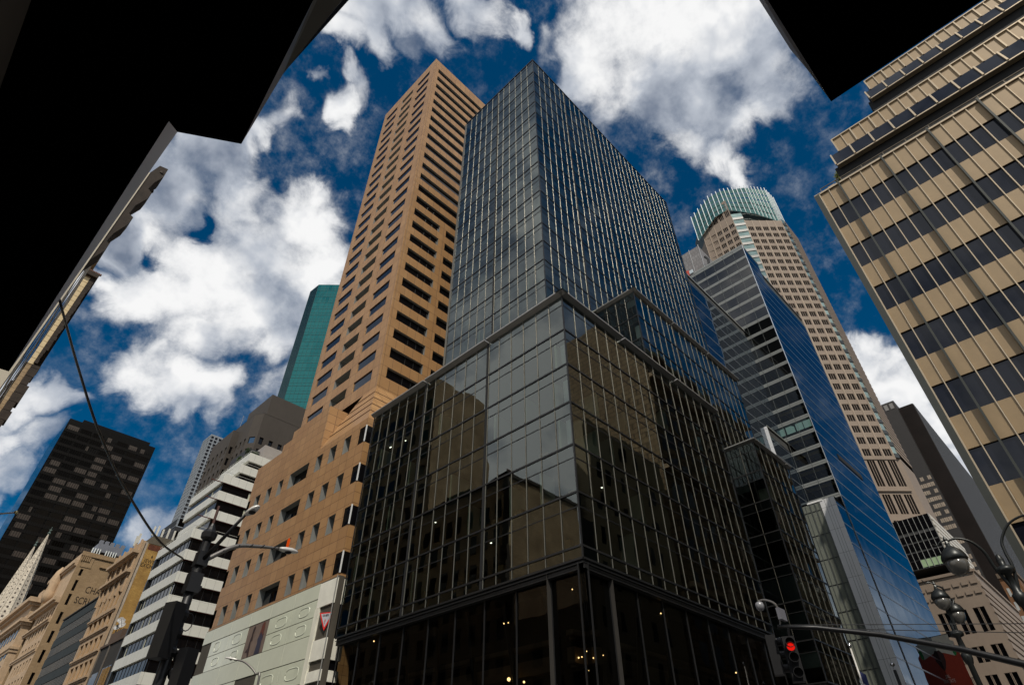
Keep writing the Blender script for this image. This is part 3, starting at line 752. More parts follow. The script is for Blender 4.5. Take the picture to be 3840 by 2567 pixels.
# ------------------------------------------------------------------ slim black glass block behind the white one
Z = Thing('black_glass_block', 'low dark glass office block just behind the white banded building', 'building', (46, 168))
fz = south(168); fzw = west(44)
b_ = MB(); b_.box(44, 62, 168.05, 180, 0, 64); Z.part('wall', b_, plain('black_wall', (.02,.02,.022), .6))
wn, tr = [], []
for k in range(14):
    z = 20+k*3.4
    wn.append(fzw.box(MB(), 168.4, 179.6, z, z+2.1, 0, .02)); wn.append(fz.box(MB(), 44.4, 61.6, z, z+2.1, -.03, .02)); tr.append(fzw.box(MB(), 168.1, 180, z-.35, z-.05, 0, .12))
Z.parts('strip_window', wn, G_BRONZE); Z.parts('ledge', tr, M_SPAN)
pr = MB(); pr.box(47.0, 48.6, 166.5, 168, 20, 67); Z.part('service_shaft', pr, plain('pale_brick_shaft', (.45,.36,.27), .8))

# ------------------------------------------------------------------ low dark building with dishes on its roof
Q = Thing('low_dark_building', 'low dark building squeezed between the white banded building and the yellow brick wall', 'building', (30, 119.3))
q = MB(); q.box(30.2, 46, 119.3, 131.9, 0, 26.6); Q.part('wall', q, plain('dark_brown_wall', (.028,.024,.02), .8, 0, .2))
q = MB(); q.box(30.0, 46, 119.3, 131.9, 26.6, 27.0); q.box(30.6, 45, 124.6, 130.6, 27.0, 29.0); q.box(31.5, 45, 119.5, 124.6, 27.0, 28.6); Q.part('parapet', q, plain('brown_parapet', (.10,.065,.045), .8))
q = [MB().box(30.05, 30.25, y, y+.35, 2, 26.6) for y in (131.3, 119.4, 126.4)]; Q.parts('pilaster', q, plain('grey_pilaster', (.13,.11,.09), .7))
ww = []
for z in (19.4, 14.2, 9.0):
    for y in (121.0, 122.6, 124.2): ww.append(MB().box(30.12, 30.2, y, y+1.3, z, z+3.4))
    ww.append(MB().box(30.1, 30.2, 127.2, 130.9, z+.6, z+3.1))
Q.parts('window', ww, G_GREY); 
cu = [MB().box(30.08, 30.11, 121.2+i*.7, 121.5+i*.7, 19.6, 22.6) for i in range(6)]; Q.parts('curtain', cu, plain('amber_curtain', (.35,.19,.03), .8))
for i, (y, z, lab) in enumerate(((129.6,30.0,'lowest'),(129.3,31.2,'topmost'),(127.9,30.7,'front right'),(126.9,29.9,'rear'))):
    d = Thing('satellite_dish', 'small grey satellite dish, %s of the cluster on the low dark building' % lab, 'dish', (30.8, y, 29.0), 'satellite dishes on the low building')
    ax = Vector((-.6,-.7,.45)).normalized(); bowl = MB().lathe((30.8,y,z), [(.02,-.12),(.3,-.08),(.5,0),(.55,.1),(.5,.04),(.3,-.03),(.02,-.06)], 14, ax); d.part('bowl', bowl, plain('dish_grey', (.35,.35,.35), .5), smooth=True)
    d.part('mast', MB().tube([(30.8,y,29.0),(30.82,y+.05,z)], .05, 6), M_TRANS)
    d.part('feed_arm', MB().tube([(30.8,y,z-.3),Vector((30.8,y,z))+ax*.6], .03, 5), M_TRANS)

# ------------------------------------------------------------------ yellow brick building with painted lettering on its side wall
def brickside():
    mt = masonry('yellow_brick', (.46,.27,.075), (.54,.33,.10), (.35,.22,.08), .55, .19, .02, 0, 0, .5, .85, .65, .2, (.13,.065,.028)); return mt
O = Thing('yellow_brick_building', 'old building with carved stone front and weathered yellow brick side wall with painted lettering', 'building', (30, 132.4))
ow = MB(); ow.box(30.35, 55, 132.4, 148, 0, 46.2); O.part('side_wall', ow, brickside())
M_LIME = plain('warm_limestone', (.46,.33,.21), .8, 0, .18, .8, .3, .3, .25)
of, ojw, owin = MB(), MB(), []
fo = west(30.0)
vv = [0,3,5.2]+[]; rows_ = []
z = 3.0; vs2 = [0]
while z < 38: vs2 += [z, z+2.75]; z += 3.95
vs2.append(40.2)
us2 = [132.4,133.6]
for i in range(5): us2 += [us2[-1]+2.0, us2[-1]+2.75]
us2[-1] = 147.0
open_wall(of, fo, us2, vs2, lambda i,j: i % 2 == 1 and j % 2 == 1, .55, owin)
fo.quad(of, 147.0, 148, 0, 40.2)
vs3 = [40.2,41.6,43.3,44.4,45.2,46.6]
open_wall(of, fo, [132.4,133.4,134.6,135.8,137.0,138.2,139.4,140.6,141.8,143,144.2,145.4,148], vs3, lambda i,j: i % 2 == 1 and j in (1,), .5, owin)
of.box(30.0,30.4,132.1,132.42,0,46.4)
O.part('street_front', of, M_LIME); O.parts('window', owin, G_BLACK)
cn = []
for z, h, d in ((40.2,.5,.9),(43.9,.6,1.1),(30.5,.35,.35),(26.5,.35,.35),(22.4,.35,.35),(18.4,.35,.35),(33.6,.3,.3)):
    m_ = MB(); fo.box(m_, 132.2, 148.1, z, z+h, -.05, d); fo.box(m_, 132.5, 148, z-.3, z, 0, d*.55); cn.append(m_)
O.parts('cornice', cn, M_LIME)
pil = [fo.box(MB(), u-.22, u+.22, 36.7, 46.8, 0, .3) for u in (133.0,136.4,139.4,142.6,145.6,147.7)]
O.parts('pilaster', pil, M_LIME)
fside = south(132.4)
M_PAINT = plain('faded_black_paint', (.03,.018,.01), .9, 0, .3, 4)
for s_, sz, u, v in (('&',.75,32.4,43.6),('JEWE',1.0,31.42,42.55),('EXCHA',1.0,31.08,41.7)):
    O.part('painted_lettering', lettering(fside, s_, sz, u, v, .02, spacing=1.08, width=.82), M_PAINT)
stn = [fside.quad(MB(), a, b, c, d, .012) for a, b, c, d in ((31.2,34.5,45.0,46.1),)]
O.parts('painted_patch', stn, plain('red_brown_patch', (.12,.035,.015), .9, 0, .35, 1.5))
lc = MB(); fside.box(lc, 30.36, 31.0, 0, 46.3, -.02, .05); O.part('cement_strip', lc, plain('cement_strip', (.45,.38,.30), .9, 0, .25, .7))
par_ = MB(); par_.add([(30.3,132.35,46.2),(55,132.35,46.2),(55,132.6,48.2),(31.5,132.6,48.0)], [(0,1,2,3)]); par_.box(31.4,55,132.6,147,46.2,47.9); O.part('parapet', par_, plain('dark_parapet', (.10,.085,.06), .9, 0, .3))
for i, (x, y, h) in enumerate(((31.2,133.2,1.9),(32.0,133.4,2.3),(32.9,133.0,1.7),(34.0,133.2,2.2),(35.1,133.0,2.0),(36.2,133.0,2.4),(37.0,133.2,1.8),(30.6,139.5,2.0),(30.7,140.4,2.3),(30.8,141.2,1.9),(30.7,142,2.2))):
    lab = 'white cell antenna on the yellow brick roof, %s' % ('in the left bunch over the street front' if i > 6 else 'in the row along the side wall')
    a_ = Thing('cell_antenna', lab, 'antenna', (x,y,47.6), 'antennas by the street front' if i > 6 else 'antennas along the brick side wall')
    a_.part('mast', MB().tube([(x,y,47.6),(x,y,47.9+h)], .05, 6), M_TRANS)
    p_ = MB().box(x-.16, x+.16, y-.28, y-.06, 48.0, 48.0+h); a_.part('panel', p_, plain('antenna_white', (.66,.64,.56), .5))

# ------------------------------------------------------------------ dark glass infill building
I = Thing('dark_infill_building', 'narrow dark glass building between the lettered buff wall and the yellow brick building', 'building', (30.4, 148))
b_ = MB(); b_.box(30.6, 50, 148, 176.5, 0, 39.6); I.part('wall', b_, plain('blue_black_wall', (.005,.006,.007), .8, 0, .1, .5, .1))
fi_ = west(30.6); st, gr, pp = [], [], []
for k in range(9):
    z = 37.6-3.95*k
    st.append(fi_.box(MB(), 148.1, 176.4, z-2.0, z-.1, 0, .03)); gr.append(fi_.box(MB(), 148.0, 176.5, z, z+1.75, 0, .12))
    for i in range(24): pp.append(fi_.box(MB(), 149+i*1.15, 149.1+i*1.15, z-2.0, z-.1, 0, .08))
I.parts('strip_window', st, G_BRONZE); I.parts('panel_band', gr, plain('slate_panel', (.03,.036,.036), .7, 0, .1, .5, .2)); I.parts('window_post', pp, M_SPAN)
cp = MB(); fi_.box(cp, 148, 176.5, 39.6, 39.9, -.3, .3); I.part('coping', cp, M_BLACKREC)

# ------------------------------------------------------------------ buff brick building with the lettered blank side wall
S = Thing('lettered_buff_building', 'buff brick building whose plain side wall carries tall painted capitals beside small windows', 'building', (30, 190))
buff = masonry('buff_brick', (.34,.235,.13), (.39,.27,.155), (.27,.19,.11), .9, .3, .02, 0, 0, .5, .85, .35, .2, (.12,.08,.045))
sw_, sj, swin = MB(), MB(), []
fS = south(191.0)
zz = [0]
for z0, z1 in ((24.5,27),(28.6,31.1),(33.2,36.0),(37.6,40.3),(41.9,44.7),(46.4,49.1),(49.9,52.6),(53.7,55.4)): zz += [z0, z1]
zz.append(59.4)
open_wall(sw_, fS, [30.3,31.55,32.25,44], zz, lambda i,j: i == 1 and j % 2 == 1, .4, swin)
closed_box(sw_, 30.3, 44, 191, 216, 0, 59.4, 'NET')
S.part('side_wall', sw_, buff); S.parts('window', swin, G_BLACK)
fSw = west(30.3); sf, swi = MB(), []
uu = [191]; 
for i in range(7): uu += [uu[-1]+1.4, uu[-1]+3.0]
zv = [0]; z = 20
while z < 46: zv += [z, z+2.5]; z += 3.9
zv.append(59.4)
open_wall(sf, fSw, uu, zv, lambda i,j: i % 2 == 1 and j % 2 == 1 and i < len(uu)-2, .5, swi); S.part('street_front', sf, M_LIME); S.parts('window', swi, G_BLACK)
cn = []
for z, h, d in ((47.2,.8,1.5),(42.6,.4,.8),(56.5,.9,.9),(36,.4,.5)):
    m_ = MB(); fSw.box(m_, 191.2, 216, z, z+h, -.1, d); fSw.box(m_, 191.2, 216, z-.5, z, 0, d*.6); cn.append(m_)
S.parts('cornice', cn, M_LIME)
orn = MB(); orn.lathe((29.6,205,49.0), [(.3,0),(1.2,.3),(1.6,2.2),(1.2,4.6),(1.5,6.0),(.9,8.4),(.3,9.4),(.02,9.8)], 14); S.part('carved_gable', orn, M_LIME, smooth=True)
cb = MB(); fS.box(cb, 30.3, 44, 58.7, 59.8, -.2, .3); fS.box(cb, 31.0, 33.6, 55.9, 58.6, 0, .12); fS.box(cb, 35.5, 41, 56.6, 57.0, 0, .35)
for i in range(5): fS.box(cb, 30.6+i*.45, 30.85+i*.45, 57.4, 58.6, .12, .35)
S.part('corbel_course', cb, buff)
M_PAINT2 = plain('dark_brown_paint', (.028,.017,.009), .9, 0, .25, 3)
S.part('painted_lettering', lettering(fS, 'CHA', 2.35, 34.6, 50.0, .03, spacing=1.02, width=.72), M_PAINT2)
S.part('painted_lettering', lettering(fS, 'SCRI', 2.35, 33.3, 47.2, .03, spacing=1.0, width=.72), M_PAINT2)
ch = Thing('rooftop_cooling_tower', 'grey cooling unit with notched top and white pipes on the lettered buff building roof', 'cooling tower', (36.4, 194, 59.4))
cb = MB(); cb.box(33.2, 39.6, 192.5, 197, 61.0, 63.2)
for i in range(5): cb.box(33.3+i*1.38, 34.2+i*1.38, 192.5, 193.6, 63.2, 64.1)
ch.part('housing', cb, plain('blue_grey_housing', (.17,.18,.21), .6))
cb = MB(); cb.box(33.6, 39.4, 192.9, 196.6, 59.4, 61.0); ch.part('louvre', cb, M_BLACKREC)
ch.parts('pipe', [MB().tube([(32.4+i*.62+(0 if i < 4 else .9), 192.3, 59.6), (32.4+i*.62+(0 if i < 4 else .9), 192.3, 61.6)], .14, 8) for i in range(9)], plain('white_pipe', (.7,.74,.72), .4))

# ------------------------------------------------------------------ ornate corniced building further along
R_ = Thing('corniced_stone_building', 'classical stone building with deep cornices at the lower left, beyond the lettered buff wall', 'building', (30, 225))
b_ = MB(); b_.box(29.6, 46, 224, 262, 0, 54); R_.part('wall', b_, M_LIME)
cn = []
for z, h, d in ((53.2,1.2,1.7),(47.9,.9,1.3),(41,.6,.6),(32,.6,.6)):
    m_ = MB(); m_.box(29.6-d, 46, 224-d*.8, 262, z, z+h); m_.box(29.6-d*.5, 46, 224-d*.4, 262, z-.8, z); cn.append(m_)
R_.parts('cornice', cn, M_LIME)
b_ = MB(); b_.box(30.6, 45, 225, 230, 54.4, 57.2); R_.part('attic', b_, M_LIME)
wn = []
for k in range(7):
    for i in range(9): wn.append(MB().box(29.5, 29.62, 226+i*4, 228+i*4, 14+k*5, 17+k*5))
    wn.append(MB().box(33.6, 35.0, 223.9, 224.02, 14+k*5, 17+k*5)); wn.append(MB().box(38, 39.4, 223.9, 224.02, 14+k*5, 17+k*5))
R_.parts('window', wn, G_BLACK)

# ------------------------------------------------------------------ cathedral with twin spires
Cc = Thing('gothic_cathedral', 'pale gothic cathedral whose twin openwork spires rise against the dark tower', 'cathedral', (36, 318))
M_GOTH = plain('pale_gothic_stone', (.52,.46,.37), .8, 0, .35, 1.3, .3, .6)
b_ = MB(); b_.box(30, 120, 300, 345, 0, 32); b_.box(30,42,303,315,0,46); b_.box(30,42,326,338,0,46); Cc.part('nave', b_, M_GOTH)
for (x, y, zt_) in ((34.6,313,103.2),(34.2,333,103.2)):
    sp = MB(); n = 8
    sp.lathe((x,y,46), [(5.2,0),(5.2,14),(4.6,15),(4.4,18),(.32,53),(.25,54.4)], 8)
    Cspire = Cc.part('spire', sp, M_GOTH)
    fin = MB().lathe((x,y,46), [(.1,53.8),(.65,54.6),(.2,55.2),(.45,55.8),(.12,56.2),(.08,zt_-46),(.01,zt_-45.6)], 6); fin.box(x-.5,x+.5,y-.06,y+.06,zt_-1.2,zt_-1.0)
    Cc.part('finial', fin, plain('green_finial', (.08,.12,.10), .6))
    rb, lf = MB(), MB()
    for k in range(8):
        a = 2*math.pi*k/8; e_ = (math.cos(a), math.sin(a))
        b0 = Vector((x+e_[0]*4.4, y+e_[1]*4.4, 64)); b1 = Vector((x+e_[0]*.3, y+e_[1]*.3, 99.3))
        rb.tube([b0, b1], [.22,.07], 5)
        for i in range(34):
            p = b0.lerp(b1, i/34); rb.box(p.x-.16*(1-i/40), p.x+.16*(1-i/40), p.y-.16*(1-i/40), p.y+.16*(1-i/40), p.z, p.z+.5)
        a2 = a+math.pi/8
        for i in range(20):
            t = i/20; r_ = (4.4*(1-t)+.32*t)*.93; s_ = .55*(1-t)+.05
            lf.lathe((x+math.cos(a2)*r_, y+math.sin(a2)*r_, 64+35.3*t+.6), [(.01,-s_*.3),(s_*.9,0),(.01,s_*.3)], 4, (math.cos(a2), math.sin(a2), .12))
    Cc.part('rib', rb, M_GOTH); Cc.part('tracery', lf, plain('dark_tracery', (.08,.06,.05), .9))
    pn = [MB().lathe((x+math.cos(q)*4.6, y+math.sin(q)*4.6, 58), [(.8,0),(.8,5),(.1,12),(.02,13)], 6) for q in (.4,1.97,3.54,5.1)]
    Cc.parts('pinnacle', pn, M_GOTH)
# ------------------------------------------------------------------ dark bronze tower, far left
V = Thing('dark_bronze_tower', 'broad flat topped nearly black bronze glass tower at the far left behind the spires', 'building', (25, 390))
fV, fVw = south(390), west(25)
b_ = MB(); b_.box(25.15, 73.7, 390.15, 432, 0, 189.6); V.part('wall', b_, plain('black_bronze', (.004,.0035,.003), .7, 0, .2, .6, .1))
b_ = MB(); b_.box(32, 70.5, 394, 428, 189.6, 193.4); V.part('roof_house', b_, plain('black_roof_house', (.006,.006,.006), .8, 0, .1, .6, .1))
rnd = random.Random(21); lit, dk, mu, sp = [], [], [], []
M_LIT = plain('bronze_lit_blind', (.030,.018,.009), .6, 0, .25, .8)
for k in range(40):
    z = 183.0-4.55*k
    if z < 4: break
    sp.append(fV.box(MB(), 25, 73.7, z-1.7, z, 0, .05))
    for i in range(7):
        u = 26.0+i*6.75
        q = fV.quad(MB(), u, u+5.7, z, z+2.75, .02)
        r = rnd.random()
        if r < .42:
            if rnd.random() < .7: lit.append(q)
            else:
                n = rnd.randint(1,4); s0 = rnd.randint(0,5-n); lit.append(fV.quad(MB(), u+s0*1.14, u+(s0+n)*1.14, z, z+2.75, .02))
        else: dk.append(q)
        
for i in range(44): mu.append(fV.box(MB(), 25.2+i*1.125, 25.32+i*1.125, 3, 184.6, .02, .14))
V.parts('window', lit, M_LIT, 60); V.parts('window', dk, G_BRONZE, 40); V.parts('mullion', mu, plain('bronze_mullion', (.005,.004,.003), .7, 0, .1, .6, .1)); V.parts('spandrel', sp, plain('bronze_spandrel', (.005,.0042,.0035), .7, 0, .2, .6, .1))
q = MB(); fVw.quad(q, 390, 432, 0, 189.6, .0); V.part('side_glass', q, glass('pale_side_glass', (.02,.025,.03), ior=1.5, clear=False, wave=(.2,.01)))

# ------------------------------------------------------------------ slender white grid tower in the distance
U = Thing('white_grid_tower', 'very slender pale concrete tower of square window openings, distant at the left', 'building', (184, 700))
M_CONC = plain('pale_concrete', (.20,.22,.24), .8, 0, .06, .05)
uw, uwin = MB(), []
for fc, a, b in ((west(184),700,724.6),(south(700),184,212.5)):
    us = [a]; n = 6; wd_ = (b-a)/n
    for i in range(n): us += [a+i*wd_+.75, a+(i+1)*wd_-.75]
    us.append(b)
    vsu = [0]; z = 150
    while z < 375: vsu += [z+.65, z+4.0]; z += 4.65
    vsu.append(379.5)
    open_wall(uw, fc, us, vsu, lambda i,j: i % 2 == 1 and j % 2 == 1, .7, uwin)
closed_box(uw, 184, 212.5, 700, 724.6, 0, 379.5, 'NET')
U.part('wall', uw, M_CONC); U.parts('window', uwin, G_BLACK)

# ------------------------------------------------------------------ brown postmodern tower with notched top
Y = Thing('brown_notched_tower', 'dark taupe stone tower with stepped shoulders and blue corner windows, left of the teal tower', 'building', (57, 170))
M_TAUPE = plain('taupe_stone', (.060,.050,.041), .75, 0, .1, .2, .3, 0, .2)
yw, ywin, yblue = MB(), [], []
def grid(fc, u0, u1, z0, z1, nu, pitch, fw_=.5, fh=.55, dep=.5, out=None):
    us = [u0]; w_ = (u1-u0)/nu
    for i in range(nu): us += [u0+(i+.5-fw_/2)*w_, u0+(i+.5+fw_/2)*w_]
    us.append(u1); v_ = [z0]; z = z0
    while z+pitch <= z1-.2: v_ += [z+pitch*(1-fh)*.5, z+pitch*(1+fh)*.5]; z += pitch
    v_.append(z1)
    open_wall(yw, fc, us, v_, lambda i,j: i % 2 == 1 and j % 2 == 1, dep, out if out is not None else ywin)
# upper slab
west(58.5).quad(yw, 170, 187, 105.5, 114.8); south(170).quad(yw, 58.5, 82, 105.5, 114.8); closed_box(yw, 58.5, 82, 170, 187, 90, 114.8, 'NET')
# main shaft with chamfered corner
Yp = [(55.2,186),(55.2,170.6),(57.0,167.6),(82,167.6)]
fa, fb, fc_ = between(Yp[1], Yp[0]), between(Yp[1], Yp[2]), between(Yp[2], Yp[3])
grid(fa, 0, fa.L, 20, 100.5, 5, 4.1, .45, .62); fa.quad(yw, 0, fa.L, 100.5, 105.5)
grid(fb, 0, fb.L, 20, 102, 1, 4.1, .62, .55, .25, yblue); fb.quad(yw, 0, fb.L, 102, 105.5)
grid(fc_, 0, fc_.L, 20, 102, 8, 4.1, .42, .6); fc_.quad(yw, 0, fc_.L, 102, 105.5)
yw.prism([(55.2,186),(55.2,170.6),(57,167.6),(82,167.6),(82,186)], 105.4, 105.5)
# shoulder block, lower and standing forward
f1, f2 = west(53.4), south(180.0)
grid(f1, 180, 196, 20, 99, 5, 4.1, .45, .62); f1.quad(yw, 180, 196, 99, 103)
grid(f2, 53.4, 57.6, 20, 99, 2, 4.1, .42, .6); f2.quad(yw, 53.4, 57.6, 99, 103); closed_box(yw, 53.4, 57.6, 180, 196, 20, 103, 'NET')
Y.part('wall', yw, M_TAUPE); Y.parts('window', ywin, G_BLACK, 80); Y.parts('window', yblue, plain('sky_tinted_window', (.10,.17,.25), .05, .85, .05), 20)  # the sky's reflection is put into the corner windows' blue
Y.part('aerial', MB().tube([(55.8,183,105.5),(55.8,183,111)], .07, 5), M_CAP)

# ------------------------------------------------------------------ teal glass tower turned to face the crossing
X = Thing('teal_glass_tower', 'tall teal mirrored glass tower with a chamfered edge, rising behind the tan tower', 'building', (70, 190))
a, b, c_ = (69.6,196.5), (70,190), (96,164)
fl_, ft = between(a, b), between(b, c_)
b_ = MB(); b_.prism([(69.75,196.5),(70.15,190.1),(96.1,164.1),(120,175),(110,205)], 0, 190.8); X.part('wall', b_, plain('dark_teal_core', (.008,.03,.03), .5))
pn, sd, mu, tr = [], [], [], []
rnd = random.Random(8)
for k in range(50):
    z = 190.8-3.75*(k+1)
    if z < 20: break
    for i in range(9):
        q = MB(); t = rnd.uniform(-.012,.012); w_ = 1.62
        q.add([ft.P(i*w_,z,.03-t),ft.P((i+1)*w_,z,.03+t),ft.P((i+1)*w_,z+3.75,.03+t+rnd.uniform(-.01,.01)),ft.P(i*w_,z+3.75,.03-t)], [(3,2,1,0) if ft.flip else (0,1,2,3)]); pn.append(q)
    tr.append(ft.box(MB(), 0, 15, z-.05, z+.05, .03, .09)); tr.append(ft.box(MB(), 0, 15, z+1.3, z+1.36, .03, .07))
    sd.append(fl_.quad(MB(), 0, fl_.L, z, z+3.75, .03))
ft.quad(b_, 0, 1, 0, 1)
q = ft.quad(MB(), 14.58, ft.L, 0, 190.8, .03); X.part('side_glass', q, G_TEAL)
for i in range(10): mu.append(ft.box(MB(), i*1.62-.03, i*1.62+.03, 20, 190.8, .02, .08))
for i in range(7): mu.append(fl_.box(MB(), i*1.05-.03, i*1.05+.03, 20, 190.8, .02, .08))
X.parts('window', pn, G_TEAL); X.parts('side_window', sd, G_TEALSIDE); X.parts('mullion', mu, plain('teal_mullion', (.02,.07,.07), .4, .3)); X.parts('transom', tr, plain('teal_mullion', (.015,.05,.05), .4, .3))
# ------------------------------------------------------------------ stepped blue glass building with floor bands
Dg = Thing('banded_blue_glass_building', 'stepped blue mirrored glass building with pale floor bands, in front of the octagonal tower', 'building', (115.6, 26.75))
M_BAND = plain('pale_floor_band', (.26,.27,.255), .35, .3, .06)
M_PANELW = masonry('white_metal_panels', (.62,.62,.62), (.66,.66,.67), (.10,.10,.10), 1.33, 4.1, .02, 26.75, 1.25, 0, .35, .05, .5)
G_DWEST = glass('clear_blue_glass', (.35,.42,.42), ior=1.75, wave=(.25,.006))
zb = [120.9-3.52*k for k in range(35)]
bands, bands2, pan, mul, sth, slab = [], [], [], [], [], []
def bandface(fc, u0, u1, ztop, zlow, seed, solid, step=3.0, mull=True):
    rnd = random.Random(seed)
    n = max(1, round((u1-u0)/step))
    for z in zb:
        if z > ztop+.2: continue
        if z < zlow: break
        if solid: bands2.append(fc.box(MB(), u0, u1, z-.62, z-.38, .0, .03))
        else: bands.append(fc.box(MB(), u0, u1, z-.95, z-.60, .0, .05)); bands.append(fc.box(MB(), u0, u1, z-.52, z-.15, .0, .05))
        for i in range(n):
            w_ = (u1-u0)/n; t = rnd.uniform(-.003,.003); q = MB()
            q.add([fc.P(u0+i*w_,z-3.52,-t),fc.P(u0+(i+1)*w_,z-3.52,t),fc.P(u0+(i+1)*w_,z,t),fc.P(u0+i*w_,z,-t)], [(3,2,1,0) if fc.flip else (0,1,2,3)])
            (pan if solid else sth).append(q)
        if not solid:
            slab.append(fc.box(MB(), u0+.1, u1-.1, z-1.0, z-.1, -6, -.08))
    if mull:
        for i in range(n+1): mul.append(fc.box(MB(), u0+i*(u1-u0)/n-.035, u0+i*(u1-u0)/n+.035, zlow, ztop, .01, .05))
fDw, fDs = west(115.6), south(26.75)
fSs, fGs, fGw, fFw = south(33.4), south(32.7), west(106.3), west(110.7)
bandface(fDw, 26.75, 44, 120.9, 48, 1, False, 2.9)
bandface(fDs, 115.6, 124.6, 120.9, 8, 2, True, 1.5, False); bandface(fDs, 124.6, 150, 116.6, 8, 3, True, 1.5, False)
bandface(fSs, 87.9, 115.6, 94.6, 8, 4, True, 1.5, False)
bandface(fGs, 106.3, 115.6, 63.2, 8, 5, True, 1.5, False)
bandface(south(26.75), 110.7, 115.6, 47.8, 8, 6, True, 1.5, False)
core = MB(); core.box(120, 149.9, 27.0, 45, 0, 116.4); core.box(117.9, 124.5, 30, 45, 0, 120.7); core.box(88, 115.5, 33.55, 45, 0, 94.4); core.box(106.5,115.5,32.85,40,0,63); core.box(110.9,119.9,26.9,40,0,47.6)
Dg.part('interior_core', core, M_CORE)
rf = MB(); closed_box(rf,115.6,150,26.75,46,100,116.7,'NET'); closed_box(rf,115.6,124.6,26.75,46,48,121,'NT'); closed_box(rf,87.9,115.6,33.4,46,0,94.7,'NT'); closed_box(rf,106.3,115.6,32.7,40,0,63.3,'T'); closed_box(rf,110.7,115.6,26.75,40,0,47.9,'T'); Dg.part('roof', rf, M_ROOF)
wp = MB(); fGw.quad(wp, 32.7, 36, 0, 63.3); fFw.quad(wp, 26.75, 29.45, 0, 47.9, .02); Dg.part('white_panel_wall', wp, M_PANELW)
gl_ = MB(); fFw.quad(gl_, 29.45, 33.4, 0, 47.6, 0); Dg.part('side_glass', gl_, glass('pale_green_side_glass', (.16,.17,.14), ior=1.5, clear=False, wave=(.3,.01)))
gm_ = []
for u in (29.5,29.7,30.3,30.45,31.2,31.35,32.1,32.9): gm_.append(fFw.box(MB(), u-.04, u+.04, 0, 47.6, 0, .08))
for i in range(3): gm_.append(fFw.box(MB(), 27.63+i*.9-.02, 27.63+i*.9+.02, 0, 47.9, .02, .05))
Dg.parts('mullion', mul+gm_, plain('grey_green_mullion', (.12,.13,.12), .4, .4))
ft_ = [fFw.box(MB(), 29.45, 33.4, z-.05, z+.05, 0, .06) for z in [46.2-4.25*k for k in range(11)]]; Dg.parts('transom', ft_, M_TRANS)
tp = MB(); tp.box(110.6, 110.9, 28.9, 31.6, 47.7, 48.0); Dg.part('roof_lamp_strip', tp, plain('white_coping', (.8,.8,.78), .4))
pr = MB(); fDw.box(pr, 26.75, 44, 120.9, 121.4, -.1, .05); fDs.box(pr, 115.6, 124.6, 120.9, 121.2, -.1, .05); fDs.box(pr, 124.7, 150, 116.7, 117, -.1, .05); fSs.box(pr, 87.9, 115.6, 94.6, 95.0, -.1, .1); fGs.box(pr, 106.3, 115.6, 63.2, 63.5, -.1, .08); Dg.part('parapet', pr, M_BAND)
ed = MB(); ed.tube([(115.55,26.7,8),(115.55,26.7,121.2)], .09, 5); Dg.part('corner_trim', ed, plain('bright_edge', (.55,.58,.62), .3, .5))
sl_ = MB(); fDs.box(sl_, 126, 139.5, 61.3, 62.6, .01, .12); Dg.part('louvre', sl_, M_BLACKREC)
Dg.parts('floor_band', bands, M_BAND, 60); Dg.parts('floor_band', bands2, plain('blue_grey_band', (.13,.15,.17), .3, .4, .05), 40); Dg.parts('floor_slab', slab, M_SLAB, 40)
Dg.parts('window', sth, G_DWEST, 60); Dg.parts('window', pan, G_BLUE, 40)
# amber blinds, and pale screens given a glow of their own, behind the corner glass
sc_ = []
for z, h, a, b in ((62.0,1.0,27.2,33),(58.5,1.2,27.2,33),(54.9,1.2,27.2,33),(51.4,1.2,27.2,33),(69.0,.9,27.2,32.5)):
    sc_.append(fDw.box(MB(), a, b, z+1.0, z+1.0+h, -1.0, -.9))
Dg.parts('amber_blind', sc_, plain('amber_blind', (.42,.26,.08), .8, 0, .2))
cv = []
for u0, u1, h0, h1 in ((27.1,28.6,2.1,2.35),(28.75,30.2,2.3,2.0),(30.5,32.3,1.3,1.75),(32.6,34.0,1.7,1.2)):
    q = [(u0,65.45),(u1,65.45)]+[(u1+(u0-u1)*t/6, 65.45+h1+(h0-h1)*t/6+.22*math.sin(math.pi*t/6)) for t in range(7)]
    m_ = MB(); fDw.poly(m_, q, -.8); cv.append(m_)
Dg.parts('curved_screen', cv, lamp_mat('glowing_pale_screen', (.62,.85,.74), .55))
# scaffold wrapped plant level and red hoist on the roof
gw = MB(); gw.box(118, 131, 40.5, 47, 121, 133.5)
Sx = Thing('wrapped_roof_plant', 'grey boarded plant room on the roof of the banded blue glass building', 'roof structure', (120, 42, 121))
gw = MB(); gw.box(118, 131, 38.6, 50, 121, 132.8); Sx.part('boarding', gw, masonry('grey_boarding', (.21,.20,.20), (.26,.25,.25), (.11,.11,.11), .9, 1.3, .05, 0, 0, .3, .7, .4))
Sx.parts('post', [MB().box(117.85, 118, y, y+.15, 121, 133.2) for y in (38.5,41.5,44.5,47.5)], plain('pale_steel', (.45,.45,.45), .5, .4))
Sx.part('mast', MB().tube([(117.9,37.5,121),(117.9,37.0,125.5),(117.7,37.6,127)], .35, 6), M_BLACK)
hb = Thing('red_roof_hoist', 'small red hoist box at the roof edge of the banded blue glass building', 'hoist', (115.8, 43.2, 121.2))
m_ = MB(); m_.box(115.4,116.6,42.4,43.6,121.2,123.2); m_.tube([(116,43,123.1),(115,43.6,124.2)], .12, 6); hb.part('box', m_, plain('hoist_red', (.5,.06,.03), .6)); m_ = MB(); m_.box(115.3,115.5,41.2,42.3,121.4,122.6); hb.part('guard', m_, plain('pale_guard', (.5,.58,.62), .4))

